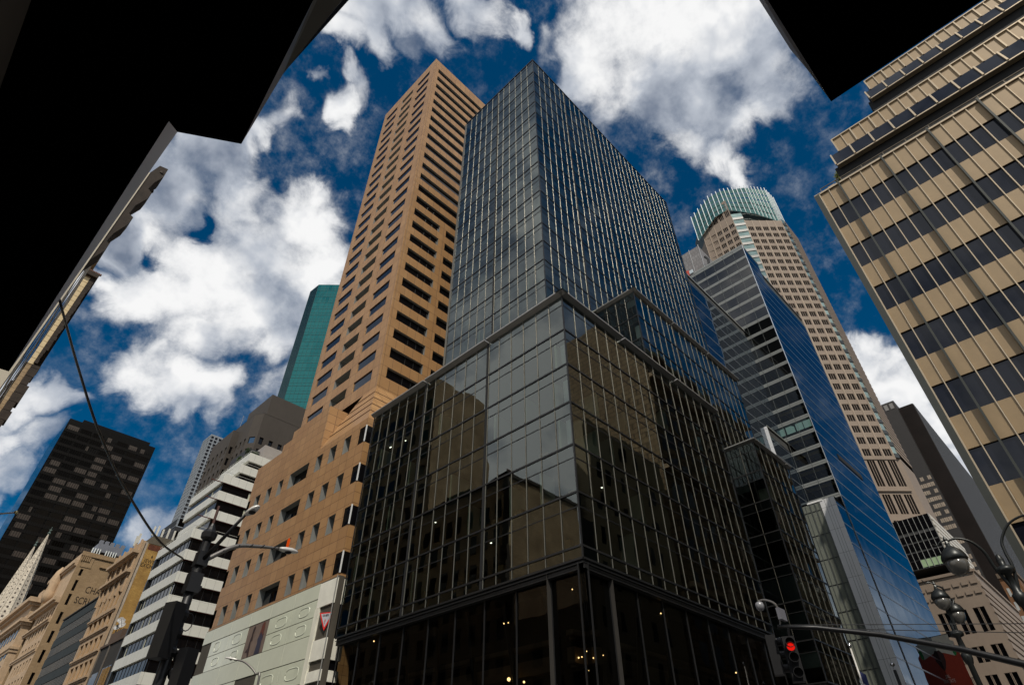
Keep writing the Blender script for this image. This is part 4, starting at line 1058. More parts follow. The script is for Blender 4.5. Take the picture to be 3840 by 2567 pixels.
# ------------------------------------------------------------------ octagonal stone tower with a glass crown
Eo = Thing('octagonal_stone_tower', 'tall octagonal beige stone tower with gridded windows and a finned glass crown', 'building', (200, 40))
M_BEIGE = plain('beige_granite', (.24,.185,.14), .7, 0, .08, .15, .4, 0, .15)
pts = [(190,58.4),(190,43.5),(192.6,39.65),(204.45,27.8),(206.2,26.9),(221,26.9)]
Oo = [(190,58.4),(190,43.5),(192.6,39.65),(204.45,27.8),(206.2,26.9),(221,26.9),(234,40),(234,58),(221,72),(204,72)]
ew, ewin, est, efr = MB(), [], [], []
fW, fN1, fSW, fN2, fSo = [between(pts[i+1] if i in (0,) else pts[i], pts[i] if i in (0,) else pts[i+1]) for i in range(5)]
def egrid(fc, nu, z0, z1, pitch, wfrac=.7, hfrac=.58, bigtop=True):
    w_ = fc.L/nu; us = [0]
    for i in range(nu): us += [w_*(i+.5-wfrac/2), w_*(i+.5+wfrac/2)]
    us.append(fc.L); v_ = [z0]; z = z0+.6
    while z+pitch <= z1-1:
        v_ += [z, z+pitch*hfrac]; z += pitch
    v_.append(z1)
    before = len(ewin)
    open_wall(ew, fc, us, v_, lambda i,j: i % 2 == 1 and j % 2 == 1, .45, ewin)
    for i in range(nu):
        for t in (1/3, 2/3):
            u = us[2*i+1]+(us[2*i+2]-us[2*i+1])*t; fc.box(ew, u-.07, u+.07, z0, z1, -.4, -.05)
    for i in range(nu+1): efr.append(fc.box(MB(), i*w_-.12, i*w_+.12, z0, z1, 0, .14))
egrid(fW, 5, 110, 218, 4.36); egrid(fSW, 5, 93, 214, 4.36)
fW.quad(ew, 0, fW.L, 228.6, 230.2)
# tall arcade windows under the crown
us = [0]
for i in range(5): us += [fW.L/5*i+.5, fW.L/5*(i+1)-.5]
us.append(fW.L); open_wall(ew, fW, us, [218,219,228.6], lambda i,j: i % 2 == 1 and j == 1, .5, ewin)
for i in range(5):
    for t in (.33,.66): u = us[2*i+1]+(us[2*i+2]-us[2*i+1])*t; fW.box(ew, u-.07, u+.07, 219, 228.6, -.45, -.1)
    fW.box(ew, us[2*i+1], us[2*i+2], 223.2, 223.6, -.45, -.1)
fSo.quad(ew, 0, fSo.L, 93, 214)
for i in range(60): fSo.box(ew, 0, fSo.L, 95+i*2.0, 96.2+i*2.0, 0, .25)
for fc, z1 in ((fN1,219),(fN2,214)):
    z = 93
    while z < z1-2:
        est.append(fc.box(MB(), 0, fc.L, z, z+1.5, -.2, .25)); est.append(fc.quad(MB(), 0, fc.L, z+1.5, z+4.36, 0)); z += 4.36
# lower storeys: tall windows in pairs, ledges, then the broad base
for fc, nu in ((fSW,5),(fW,5)):
    w_ = fc.L/nu; us = [0]
    for i in range(nu): us += [w_*(i+.14), w_*(i+.86)]
    us.append(fc.L)
    open_wall(ew, fc, us, [40,66,72,74,80.3,83,92,93], lambda i,j: i % 2 == 1 and j in (1,3,5), .5, ewin)
    for i in range(nu):
        for t in (1/3,2/3): u = us[2*i+1]+(us[2*i+2]-us[2*i+1])*t; fc.box(ew, u-.09, u+.09, 66, 92, -.45, -.02)
    fc.box(ew, 0, fc.L, 81.2, 81.9, 0, .5); fc.box(ew, 0, fc.L, 92.2, 92.9, 0, .25)
fW.quad(ew, 0, fW.L, 93, 110)
ew.prism(Oo[4:]+[Oo[0],(191,45),(193.5,40.5),(205,29)], 1, 213.5)
Eo.part('wall', ew, M_BEIGE); Eo.parts('rib', efr, plain('pale_rib', (.38,.30,.22), .6), 40)
gn = [q for q in est if len(q.f) == 1]; gs = [q for q in est if len(q.f) > 1]
Eo.parts('corner_window', gn, plain('pale_corner_glass', (.24,.33,.31), .08, .7, .25, .3), 40); Eo.parts('corner_spandrel', gs, plain('dark_corner_spandrel', (.02,.025,.025), .4), 40)
Eo.parts('window', ewin, G_BLACK)
# glass crown: leaning bright fins over panes
cr = [(188.6,60.5),(188.6,50),(190.4,44.2),(196.6,34.8),(204.6,28.6),(214,27.6)]
pa, fi_ = [], []
zc = [(214,231),(222,237.5),(224,239),(218,239),(214,239),(213,238)]
Cpts = []
for i in range(len(cr)-1):
    n = (5,3,6,6,5)[i]
    for k in range(n):
        t = k/n; Cpts.append((cr[i][0]+(cr[i+1][0]-cr[i][0])*t, cr[i][1]+(cr[i+1][1]-cr[i][1])*t, zc[i][0]+(zc[i+1][0]-zc[i][0])*t, zc[i][1]+(zc[i+1][1]-zc[i][1])*t))
for a, b in zip(Cpts[:-1], Cpts[1:]):
    q = MB(); n = 5
    for j in range(n):
        t0, t1 = j/n, (j+1)/n-.03
        q.add([(a[0],a[1],a[2]+(a[3]-a[2])*t0),(b[0],b[1],b[2]+(b[3]-b[2])*t0),(b[0],b[1],b[2]+(b[3]-b[2])*t1),(a[0],a[1],a[2]+(a[3]-a[2])*t1)], [(0,1,2,3)])
    pa.append(q)
cxy = Vector((212, 49))
for p in Cpts:
    d = (Vector((p[0],p[1]))-cxy).normalized()*.55
    q = MB(); q.tube([(p[0]+d.x*.3,p[1]+d.y*.3,p[2]), (p[0]+d.x*.6,p[1]+d.y*.6,p[3]+.7)], [.13,.2], 5); fi_.append(q)
Eo.parts('crown_pane', pa, glass('crown_glass', (.045,.11,.105), ior=1.7, clear=False, wave=(.2,.01), refl=(.7,1,.95))); Eo.parts('crown_fin', fi_, plain('white_fin', (.82,.85,.83), .3, .2))
ib = MB(); ib.prism([(193,58),(193,48),(198,38),(206,31),(220,30),(230,45),(225,66),(205,68)], 213, 232); Eo.part('crown_core', ib, plain('dark_crown_core', (.05,.07,.07), .7))
# broad base block
bw_, bwin_ = MB(), []
fb_, fbs = west(188), south(20.75)
us = [20.75,22.0,24.2]
us = [20.75,22.1,24.6,26.0,28.5,29.9,32.4,33.8,36.3,37.7,40.2,46]
open_wall(bw_, fb_, us, [0,8,11.4,14,17.4,20,23.4,26,29.4,32,35.4,38.2,43.6,46.5,48.2,52.3], lambda i,j: i % 2 == 1 and j % 2 == 1 and j < 13, .6, bwin_)
for i in range(1, len(us)-1, 2):
    m1 = (us[i]+us[i+1])/2
    for o in (-.12,.12): fb_.box(bw_, m1+o-.06, m1+o+.06, 8, 43.6, -.5, -.05)
for i in range(8): fb_.box(bw_, 20.75+i*2.0+.3, 20.75+i*2.0+1.7, 48.9, 49.9, .0, .25); fb_.box(bw_, 20.75+i*2.0+.3, 20.75+i*2.0+1.7, 46.6, 47.5, 0, .25)
fb_.box(bw_, 20.75, 46, 51.6, 52.3, 0, .4); fbs.box(bw_, 188, 240, 51.6, 52.3, 0, .4); fbs.quad(bw_, 188, 240, 0, 52.3)
for i in range(25): fbs.box(bw_, 188, 240, i*2.0, i*2+1.3, 0, .3)
closed_box(bw_, 188, 240, 20.75, 46, 0, 52.3, 'NET'); Eo.part('base_wall', bw_, M_BEIGE); Eo.parts('base_window', bwin_, G_BLACK)
# dark gridded glass bay above the base, with a pale ribbed flank
gb, gg_, gl2 = MB(), [], []
f5 = west(187.5)
gb.box(187.6, 200, 24.15, 36, 54.5, 67.8); Eo.part('bay_wall', gb, plain('bay_grey', (.05,.05,.05), .6))
for j, z in enumerate((54.8,57.0,59.2,61.6,64.2,66.2)):
    for i in range(9):
        (gl2 if j in (0,) and i < 5 else gg_).append(f5.quad(MB(), 24.3+i*1.3, 25.45+i*1.3, z, z+(1.9 if j % 2 == 0 else 1.7), .02))
Eo.parts('bay_window', gg_, G_BLACK, 54); Eo.parts('bay_blind', gl2, plain('green_blind', (.30,.42,.24), .7))
Eo.parts('bay_mullion', [f5.box(MB(), 24.2+i*1.3-.05, 24.2+i*1.3+.05, 54.5, 67.8, 0, .2) for i in range(10)], plain('pale_bay_mullion', (.34,.34,.32), .5, .3))
fk = MB(); s5 = south(24.1)
for i in range(9): s5.box(fk, 187.6, 222, 53+i*1.65, 54.1+i*1.65, 0, .3)
s5.quad(fk, 187.6, 222, 52, 68); Eo.part('ribbed_flank', fk, plain('pale_ribbed_flank', (.55,.52,.46), .6))

# ------------------------------------------------------------------ black slab tower at the far right
J_ = Thing('black_slab_tower', 'nearly black slab tower at the far right, beyond the octagonal stone tower', 'building', (340, 27))
b_ = MB(); b_.box(340, 486, 27, 45, 0, 179.2); J_.part('wall', b_, plain('black_brown_cladding', (.011,.008,.007), .8, 0, .3, .1, .15))
b_ = MB(); b_.box(336, 360, 34.2, 60, 0, 182.5); J_.part('service_core', b_, plain('black_core', (.018,.015,.013), .6))
b_ = [MB().box(335.8, 336, 35.2+i*2.8, 37+i*2.8, 178, 181.3) for i in range(2)]; J_.parts('vent', b_, plain('pale_vent', (.20,.19,.18), .6))
q = [south(27).box(MB(), 340.3+i*3, 342+i*3, 0, 178.8, 0, .3) for i in range(48)]; J_.parts('side_fin', q, plain('charcoal_fin', (.035,.035,.036), .6))
rnd = random.Random(4); wl = []
for k in range(34):
    for i in range(5):
        if rnd.random() < .62:
            u = 34.8+i*1.7; wl.append(west(336).quad(MB(), u, u+.75, 172-3.6*k-11, 174-3.6*k-11, .05)); wl.append(west(336).quad(MB(), u+.85, u+1.5, 172-3.6*k-11, 174-3.6*k-11, .05))
J_.parts('window', wl[40:], plain('pale_lit_window', (.30,.24,.18), .6, 0, .3))

# ------------------------------------------------------------------ small brown brick building low at the right
Bb = Thing('brown_brick_building', 'small brown brick building low at the right, behind the double street lamp', 'building', (300, 21))
b_ = MB(); b_.box(300, 360, 20.5, 26.5, 0, 78); Bb.part('wall', b_, masonry('brown_brick', (.16,.075,.03), (.19,.09,.04), (.12,.07,.04), .9, .3, .02))
b_ = MB(); b_.box(299.4, 360, 20, 26.6, 76.8, 78.6); Bb.part('cornice', b_, plain('dark_cornice', (.10,.07,.045), .8))
Bb.parts('window', [MB().box(299.9, 300, 21.4+i*1.7, 22.3+i*1.7, 40+k*5, 43+k*5) for i in range(3) for k in range(7)], plain('pale_sash', (.35,.36,.34), .5))

# ------------------------------------------------------------------ gold panelled building close at the right
H = Thing('gold_panel_building', 'gold panelled building with dark glass, vertical fins and stepped upper tiers at the right', 'building', (30, 1.6))
M_GOLD = plain('gold_beige_panel', (.29,.205,.11), .5, .15, .09, .9, .5, 0, .12)
M_FIN = plain('light_gold_fin', (.52,.42,.29), .32, .55, .05)
M_FIND = plain('dark_green_grey_fin', (.045,.048,.04), .4, .3, .1)
G_NAVY = glass('navy_window_glass', (.007,.008,.013), ior=1.42, clear=False, wave=(.3,.012), refl=(.85,.9,1))
hp, hw, hfl, hfd, hr = [], [], [], [], []
fH = west(30.0)
Y0, Y1 = 1.45, -23.0
nb = 38; pb = (Y0-Y1)/nb
lv = [33.0-1.69*k for k in range(20)]
for r in range(19):
    for i in range(nb):
        a, b = Y0-(i+1)*pb+.03, Y0-i*pb-.03
        if r % 2 == 0: hp.append(fH.box(MB(), a, b, lv[r+1]+.03, lv[r]-.03, -.05, .0))
        else: hw.append(fH.quad(MB(), a, b, lv[r+1], lv[r], -.09))
hb_ = MB(); hb_.box(30.12, 60, Y1, 1.5, 0, 33.0); H.part('wall', hb_, M_BLACKREC)
for i in range(nb+1):
    u = Y0-i*pb
    if i % 4 == 2: hfd.append(fH.box(MB(), u-.045, u+.045, 0, 33.15, -.05, .26)); 
    else: hfl.append(fH.box(MB(), u-.022, u+.022, 0, 33.05, -.05, .07))
m_ = MB(); m_.box(29.82, 30.3, 1.42, 1.72, 0, 33.0); H.part('corner_pier', m_, M_FIND)
m_ = MB(); m_.box(29.9, 30.15, 1.36, 1.5, 0, 33.1); H.part('corner_trim', m_, M_FIN)
m_ = MB(); fH.box(m_, Y1, Y0+.25, 33.02, 33.14, -.2, .1); H.part('coping', m_, M_FIN)
rl = MB(); rl.tube([(29.95,1.2,33.45),(29.95,Y1,33.45)], .03, 5)
for i in range(20): rl.tube([(29.95,1.2-i*1.27,33.1),(29.95,1.2-i*1.27,33.45)], .025, 4)
H.part('roof_rail', rl, plain('bronze_rail', (.13,.11,.08), .5, .4))
m_ = MB(); m_.box(30.3, 60, 1.4, 1.6, 0, 33); H.part('north_wall', m_, plain('grey_green_flank', (.05,.052,.045), .6))
def tier(x, yn, zp1, zp0, zw0, zb0, dy, seed):
    fc = west(x); step = 1.375
    n = int((yn-Y1)/step)+1
    for i in range(n):
        for h_ in (0,1): hp.append(fc.box(MB(), yn-(i+.5*h_+.5)*step+.03, yn-(i+.5*h_)*step-.03, zp0+.03, zp1-.05, -.06, 0))
        hw.append(fc.quad(MB(), yn+dy-(i+1)*step+.05, yn+dy-i*step-.03, zw0, zp0, .26, .06))
        hfl.append(fc.box(MB(), yn-i*step-.045, yn-i*step+.045, zp0, zp1, -.05, .12)); hfl.append(fc.box(MB(), yn-(i+.5)*step-.03, yn-(i+.5)*step+.03, zp0, zp1, -.05, .08))
        q = MB(); u = yn+dy-i*step
        q.add([fc.P(u-.05,zp0,.05),fc.P(u+.05,zp0,.05),fc.P(u+.05,zw0,.24),fc.P(u-.05,zw0,.24),fc.P(u-.05,zp0,.2),fc.P(u+.05,zp0,.2),fc.P(u+.05,zw0,.42),fc.P(u-.05,zw0,.42)],
              [(0,1,2,3),(7,6,5,4),(0,4,5,1),(1,5,6,2),(2,6,7,3),(3,7,4,0)]); hfl.append(q)
    hr.append(fc.box(MB(), Y1, yn+dy, zw0-.1, zw0, -.1, .34)); hr.append(fc.box(MB(), Y1, yn+.03, zp1-.05, zp1+.06, -.2, .1))
    w_ = MB(); w_.box(x+.15, 60, Y1, yn+dy+.25, zb0, zw0+.2); w_.box(x+.3, 60, Y1, yn+dy, zw0, zp0); w_.box(x+.1, 60, Y1, yn-.02, zp0, zp1); H.part('tier_wall', w_, M_BLACKREC)
tier(35.0, -.92, 42.9, 41.3, 39.85, 33.0, .6, 1)
tier(38.5, -5.35, 51.3, 49.9, 48.6, 42.9, .45, 2)
H.parts('gold_panel', hp, M_GOLD); H.parts('window', hw, G_NAVY); H.parts('fin', hfl, M_FIN, 70); H.parts('fin', hfd, M_FIND, 30); H.parts('sill_rail', hr, M_FIN)
# ------------------------------------------------------------------ ground, avenue, side street, pavements
def sheet(name, x0, x1, y0, y1, z, mat):
    m_ = MB(); m_.add([(x0,y0,z),(x1,y0,z),(x1,y1,z),(x0,y1,z)], [(0,1,2,3)]); return struct(m_.obj(name, mat))
M_ASPH = plain('asphalt', (.05,.05,.052), .85, 0, .25, .8)
M_PAVE = masonry('pavement_slabs', (.26,.25,.235), (.30,.29,.27), (.16,.155,.15), 1.5, 1.5, .02, 0, 0, 0, .85, .3)
sheet('ground', -3000, 3000, -3000, 3000, -.03, plain('city_ground', (.12,.115,.11), .9, 0, .2, .02))
sheet('avenue', 4.6, 24.2, -300, 900, 0, M_ASPH)
m_ = MB()
for a, b, c, d in ((-40,4.6,7.2,18.4),(24.2,400,7.2,18.4)): m_.add([(a,c,0),(b,c,0),(b,d,0),(a,d,0)], [(0,1,2,3)])
struct(m_.obj('side_street', M_ASPH))
m_ = MB()
for x0, x1, y0, y1 in ((-6,4.6,-300,7.2),(-6,4.6,18.4,84),(-6,4.6,104,800),(24.2,33,-300,7.2),(33,400,2,7.2),(24.2,33,18.4,84),(33,400,18.4,27),(24.2,33,104,800)): m_.box(x0, x1, y0, y1, -.02, .14)
struct(m_.obj('pavement', M_PAVE))
m_ = MB()
for i in range(60):
    for x in (9.5, 14.4, 19.3): m_.add([(x-.06,-100+i*9,.004),(x+.06,-100+i*9,.004),(x+.06,-97+i*9,.004),(x-.06,-97+i*9,.004)], [(0,1,2,3)])
for i in range(9): m_.add([(5.2+i*2.1,19.2,.004),(6.2+i*2.1,19.2,.004),(6.2+i*2.1,22.2,.004),(5.2+i*2.1,22.2,.004)], [(0,1,2,3)])
struct(m_.obj('road_marking', plain('road_paint', (.7,.7,.68), .7)))

# ------------------------------------------------------------------ buildings on the near side of the avenue (seen at the left edge and mirrored in the glass)
W1 = Thing('near_shop_building', 'dim brown stone shop front at the upper left edge, under the black canopy', 'building', (-.92, -20))
b_ = MB(); b_.box(-30, -.92, -60, 3.5, 0, 5.0); b_.box(-30, -3.2, -60, 3.3, 5.0, 22); W1.part('wall', b_, plain('brown_grey_stone', (.16,.135,.11), .8, 0, .15, 1.5))
W1.parts('window', [west(-3.2).box(MB(), -50+i*3, -48.3+i*3, 7+k*4, 9.5+k*4, -.05, .02) for i in range(17) for k in range(4)], G_BLACK)
M_OLDST = masonry('old_limestone', (.40,.29,.17), (.46,.34,.21), (.22,.16,.10), .85, .42, .02, 0, 0, .5, .85, .75, .2, (.12,.075,.04))
W2 = Thing('crested_corner_building', 'stone building with dark carved roof cresting, a sliver beyond the black canopy at the left', 'building', (-.8, 26))
b_ = MB(); b_.box(-20, -.8, 26, 40, 0, 28.4); b_.box(-20, -.78, 25.96, 26.4, 0, 28.4); W2.part('wall', b_, plain('cream_stone', (.50,.44,.34), .7, 0, .1))
M_CREST = plain('shade_dark_cornice', (.035,.025,.018), .8, 0, .3, 2, .3, .6)  # shadow on the street-side carving is put into this dark colour
b_ = MB()
prof = [(0,20.6),(.04,21.6),(.28,22.4),(.3,22.9),(.14,23.0),(.2,23.6),(.46,24.5),(.50,25.1),(.26,25.2),(.30,25.9),(.55,26.7),(.58,27.2),(.34,27.35),(.42,28.0),(.62,28.7),(.60,29.4),(.2,29.3),(0,28.4)]
n = len(prof); vs = [(-.8+o, 26.0, z) for o, z in prof]+[(-.8+o, 27.0, z) for o, z in prof]
b_.add(vs, [tuple(range(n)), tuple(range(2*n-1, n-1, -1))]+[(i,(i+1)%n,n+(i+1)%n,n+i) for i in range(n)])
for i in range(7): b_.lathe((-.35, 26.1+i*.25, 28.9+.1*(i%2)), [(.01,-.18),(.16,-.05),(.13,.12),(.01,.22)], 8)
W2.part('roof_cresting', b_, M_CREST)
W2.parts('window', [east(-.8).box(MB(), 27+i*2.6, 28.4+i*2.6, 5+k*4, 7.6+k*4, -.05, .02) for i in range(5) for k in range(5)], G_BLACK)
W3 = Thing('old_limestone_building', 'weathered limestone building with pale quoins and dark cornice beyond the left black canopy', 'building', (-.8, 60))
b_ = MB(); b_.box(-18, -.84, 60, 84, 0, 45.8); W3.part('wall', b_, M_OLDST)
qn = []
z = 34.2
k = 0
while z < 45.3:
    w_ = .62 if k % 2 else 1.02; qn.append(MB().box(-.80-w_, -.80, 59.95, 60.4, z, z+.62)); qn.append(MB().box(-.84, -.78, 59.95, 60+w_*1.5, z, z+.62)); z += .66; k += 1
W3.parts('quoin', qn, plain('cream_quoin', (.60,.47,.27), .8, 0, .12, 1))
cn = MB(); rnd = random.Random(9)
def edge_strip(mb, z0, z1, base, amp, y, step):
    z = z0
    while z < z1:
        o = base+rnd.uniform(-amp, amp); mb.box(-.84, -.8+max(o,.06), y, y+1.2, z, min(z+step*.96, z1)); z += step
edge_strip(cn, 36, 45.6, .38, .05, 59.9, .42); edge_strip(cn, 34.4, 36, .24, .04, 59.9, .4)
edge_strip(cn, 24, 34.2, .62, .12, 59.9, .9)
cn.box(-18, -.3, 59.6, 84, 45.6, 46.1); W3.part('cornice', cn, M_CREST)
for i in range(12): cn.box(-1.9+i*.12, -1.82+i*.12, 59.62, 59.9, 46.1, 46.1+.18*(1+i%2))
tl = MB(); 
for i in range(14): tl.lathe((-2.2+i*.15, 59.8, 46.12), [(.09,0),(.11,.12),(.05,.26),(.01,.3)], 6)
W3.part('tile_crest', tl, plain('red_brown_tiles', (.10,.035,.02), .8))
W3.parts('window', [east(-.8).box(MB(), 62+i*3, 63.5+i*3, 5+k*4.3, 7.8+k*4.3, -.06, .02) for i in range(7) for k in range(9)], G_BLACK)
W4 = Thing('plain_infill_building', 'lower plain stone building between the crested corner building and the old limestone one', 'building', (-.8, 40.5))
b_ = MB(); b_.box(-18, -.9, 40.2, 59.7, 0, 24); W4.part('wall', b_, M_OLDST)
W4.parts('window', [east(-.9).box(MB(), 41.5+i*3.4, 43.2+i*3.4, 5+k*4.3, 7.8+k*4.3, -.06, .02) for i in range(5) for k in range(4)], G_BLACK)
W5 = Thing('buff_stone_hotel', 'buff stone building further up the near side, mirrored in the glass of the corner building', 'building', (-2.6, 84))
b_ = MB(); b_.box(-18, -2.6, 84, 150, 0, 79); W5.part('wall', b_, M_OLDST)
W5.parts('cornice', [east(-2.6).box(MB(), 84, 150, z, z+.9, -.1, .8) for z in (14,30,46,62,77.5)], M_LIME)
W5.parts('window', [east(-2.6).box(MB(), 86+i*3.2, 87.7+i*3.2, 4+k*4, 6.4+k*4, -.05, .03) for i in range(20) for k in range(18)], G_BLACK)
# south side of the side street: a plain tan block and an ornate one with a roof garden, which the glass mirrors
S1 = Thing('tan_side_street_block', 'plain tan block on the side street, mirrored in the low glass storeys', 'building', (62, 1.2))
b_ = MB(); b_.box(61.5, 82, -25, 1.2, 0, 50); S1.part('wall', b_, plain('tan_render', (.42,.33,.2), .8, 0, .1, .2))
S1.parts('window', [Face((0,1.2),(1,0),(0,1)).box(MB(), 63+i*3.6, 64+i*3.6, 6+k*5, 8.4+k*5, -.05, .03) for i in range(5) for k in range(9)], G_BLACK)
S2 = Thing('ornate_side_street_block', 'ornate stone block with a planted roof, mirrored in the blue glass', 'building', (86, 1.2))
b_ = MB(); b_.box(84, 150, -22, 1.2, 0, 90); S2.part('wall', b_, masonry('ornate_stone', (.30,.2,.11), (.36,.26,.15), (.1,.07,.04), 2.2, 1.1, .12, 0, 0, .5, .8, .6))
fS2 = Face((0,1.2),(1,0),(0,1))
S2.parts('window', [fS2.box(MB(), 86+i*4.3, 88+i*4.3, 5+k*5, 8.2+k*5, -.05, .03) for i in range(15) for k in range(17)], G_GREY)
S2.parts('cornice', [fS2.box(MB(), 84, 150, z, z+.8, -.1, 1.0) for z in (10,30,50,70,80,89.4)], M_LIME)
for i in range(9):
    leafy('roof_garden_shrub', 'yellow green shrub in the roof garden of the ornate side street block', (87+i*7.2, -.6-(i%3)*.8, 90), 2.6,1.4,2.6, 900, 30+i, M_LEAF2, 'roof garden shrubs', .4)

# ------------------------------------------------------------------ black canopies overhead
M_CANB = plain('shade_black_underside', (.0018,.0018,.0018), .9, 0, .1, 1, .0)  # shade beneath the canopies is put into this near-black colour
M_FASC = plain('grey_canopy_fascia', (.30,.32,.37), .45, .3, .06)
M_OLIVE = plain('olive_canopy_facet', (.10,.09,.07), .6, 0, .1)
Lc = Thing('black_canopy', 'large black angular canopy overhead along the left edge, with a grey metal fascia', 'canopy', (-.5, 2.5, 5.0))
bot = [(-.93,6.47),at_z(33,1392,5)[:2],at_z(635,452,5)[:2],at_z(930,0,5)[:2],(-.07,-.1),(-.93,-.1)]
tp = MB(); k = len(bot)
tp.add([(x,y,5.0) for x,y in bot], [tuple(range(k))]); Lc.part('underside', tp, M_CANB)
fa = MB(); o0, o1 = at_z(33,1392,5.02), at_z(665,495,5.34); i0, i1 = at_z(33,1392,5.0), at_z(635,452,5.0)
o0 = (o0[0]+.004, o0[1]+.02, 5.34)
fa.add([i0, i1, o1, o0], [(0,1,2,3)]); fa.add([o0,o1,(o1[0],o1[1],5.5),(o0[0],o0[1],5.5)], [(0,1,2,3)]); Lc.part('fascia', fa, M_FASC)
tp = MB(); tp.add([(-.93,6.47,5.5),(o0[0],o0[1],5.5),(o1[0],o1[1],5.5),(.1,1.2,5.5),(-.05,-.1,5.5),(-.93,-.1,5.5)], [(0,1,2,3,4,5)])
tp.add([(-.93,6.47,5.0),i0,(o0[0],o0[1],5.5),(-.93,6.47,5.5)], [(0,1,2,3)]); Lc.part('deck', tp, M_BLACK)
bx = [at_z(665,495,4.96), at_z(905,540,4.96), at_z(1175,0,4.96), at_z(1420,-500,4.96), at_z(1100,-300,4.96), at_z(930,0,4.96), at_z(633,454,4.96)]
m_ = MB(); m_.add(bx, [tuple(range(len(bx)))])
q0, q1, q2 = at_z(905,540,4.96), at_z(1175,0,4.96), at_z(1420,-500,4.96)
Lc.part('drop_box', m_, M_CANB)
m_ = MB(); a, b = at_z(665,495,4.96), at_z(905,540,4.96)
p1, p2, p3 = at_z(1061,279,5.12), at_z(1283,0,5.2), at_z(1640,-500,5.3)
m_.add([q0, q1, p1], [(0,1,2)]); Lc.part('side_fascia', m_, plain('dark_blue_grey_fascia', (.12,.14,.18), .4, .3))
m_ = MB(); m_.add([q1, q2, p3, p2, p1], [(0,1,2,3,4)]); Lc.part('facet', m_, M_OLIVE)
e1, e2, e3 = at_z(1061,276,5.22), at_z(1309,0,5.3), at_z(1690,-500,5.42)
m_ = MB(); m_.add([p1, p2, p3, e3, e2, e1], [(0,1,2,3,4,5)]); Lc.part('edge_strip', m_, M_FASC)
m_ = MB(); c0 = (a[0],a[1],5.5); c1 = (b[0],b[1],5.0)
m_.add([a, b, (b[0],b[1],5.12), (a[0],a[1],5.45)], [(3,2,1,0)]); m_.add([(a[0],a[1],5.46),(b[0],b[1],5.2),e1,e2,e3,(-.2,-1.0,5.46)], [(0,1,2,3,4,5)]); Lc.part('box_top', m_, M_BLACK)
Rc = Thing('black_canopy', 'black square cornered canopy overhead at the upper right, in front of the gold panelled building', 'canopy', (1.2, -5, 5.0))
ne = at_z(3117,381,5.0)
nw = at_z(2878,0,5.0)
dirx = ((nw[0]-ne[0]), (nw[1]-ne[1])); far = (ne[0]+dirx[0]*4.2, ne[1]+dirx[1]*4.2)
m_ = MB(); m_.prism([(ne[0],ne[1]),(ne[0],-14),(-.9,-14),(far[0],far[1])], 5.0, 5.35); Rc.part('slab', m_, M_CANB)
m_ = MB(); g1, g2 = at_z(3028,262,5.06), at_z(2864,0,5.06)
m_.add([(ne[0],ne[1],4.999),(nw[0],nw[1],4.999),g2,g1], [(0,1,2,3)]); m_.add([g1,g2,(g2[0],g2[1]+.01,5.35),(g1[0],g1[1]+.01,5.35)], [(0,1,2,3)]); Rc.part('edge_trim', m_, plain('charcoal_trim', (.035,.03,.03), .5))
Cb = Thing('black_cable', 'thick black cable sagging from the left canopy to the traffic signal pole', 'cable', at_z(222,1122,5.28))
pts = []
ctrl = [(*at_z(222,1120,5.25),)]+[at_y(*p) for p in ((300,1400,7.6),(380,1640,9.6),(480,1850,12.6),(600,2030,17.0),(685,2092,20.9))]
for i in range(len(ctrl)-1):
    for t in range(6):
        p0, p1_, p2_, p3_ = [Vector(ctrl[max(0,min(len(ctrl)-1,i+j))]) for j in (-1,0,1,2)]
        s = t/6; pts.append(.5*((2*p1_)+(p2_-p0)*s+(2*p0-5*p1_+4*p2_-p3_)*s*s+(3*p1_-p0-3*p2_+p3_)*s**3))
pts.append(Vector(ctrl[-1]))
Cb.part('cable_run', MB().tube(pts, [.010+.022*i/len(pts) for i in range(len(pts))], 6), M_BLACK, smooth=True)

# ------------------------------------------------------------------ signal and lamp pole at the left
def smooth_path(c, n=6):
    out = []
    c = [Vector(p) for p in c]
    for i in range(len(c)-1):
        p0, p1, p2, p3 = c[max(i-1,0)], c[i], c[i+1], c[min(i+2,len(c)-1)]
        for t in range(n):
            s = t/n; out.append(.5*((2*p1)+(p2-p0)*s+(2*p0-5*p1+4*p2-p3)*s*s+(3*p1-p0-3*p2+p3)*s**3))
    out.append(c[-1]); return out
M_GALV = plain('dull_galvanised', (.16,.15,.14), .4, .5, .1)
M_LAMPH = plain('pale_lamp_housing', (.62,.60,.56), .35, .2, .05)
px, py = .3155*21.0, 21.0
PL = Thing('signal_lamp_pole', 'black street pole with traffic signals and two long lamp arms at the lower left', 'street lamp', (px, py))
PL.part('pole', MB().tube([(px,py,0),(px,py,5),(px,py,9.4)], [.17,.16,.13], 10), M_BLACK, smooth=True)
PL.part('pole_cap', MB().lathe((px,py,9.3), [(.14,0),(.24,.08),(.26,.25),(.18,.35),(.1,.5),(.06,.6)], 10), M_BLACK)
PL.part('top_tube', MB().tube([(px,py,9.7),(px,py,10.55)], .045, 6), plain('red_brown_tube', (.06,.02,.012), .6))
j1 = Vector((px,py,8.55)); l1 = Vector((.362*19.4,19.4,1.7+.4205*19.4)); l1b = Vector((.3795*19.0,19.0,1.7+.436*19.0))
PL.part('arm', MB().tube([j1, l1], [.07,.05], 8), M_BLACK, smooth=True)
l2 = Vector((.4365*21,21,1.7+.3815*21)); l2e = Vector((.468*21,21,1.7+.3848*21))
arm2 = smooth_path([(px+.05,py,8.6),(.36*21,21,1.7+.364*21),(.40*21,21,1.7+.3755*21),l2])
A2 = PL.part('arm', MB().tube(arm2, [.085-.04*i/len(arm2) for i in range(len(arm2))], 8), M_GALV, smooth=True)
wr = MB()
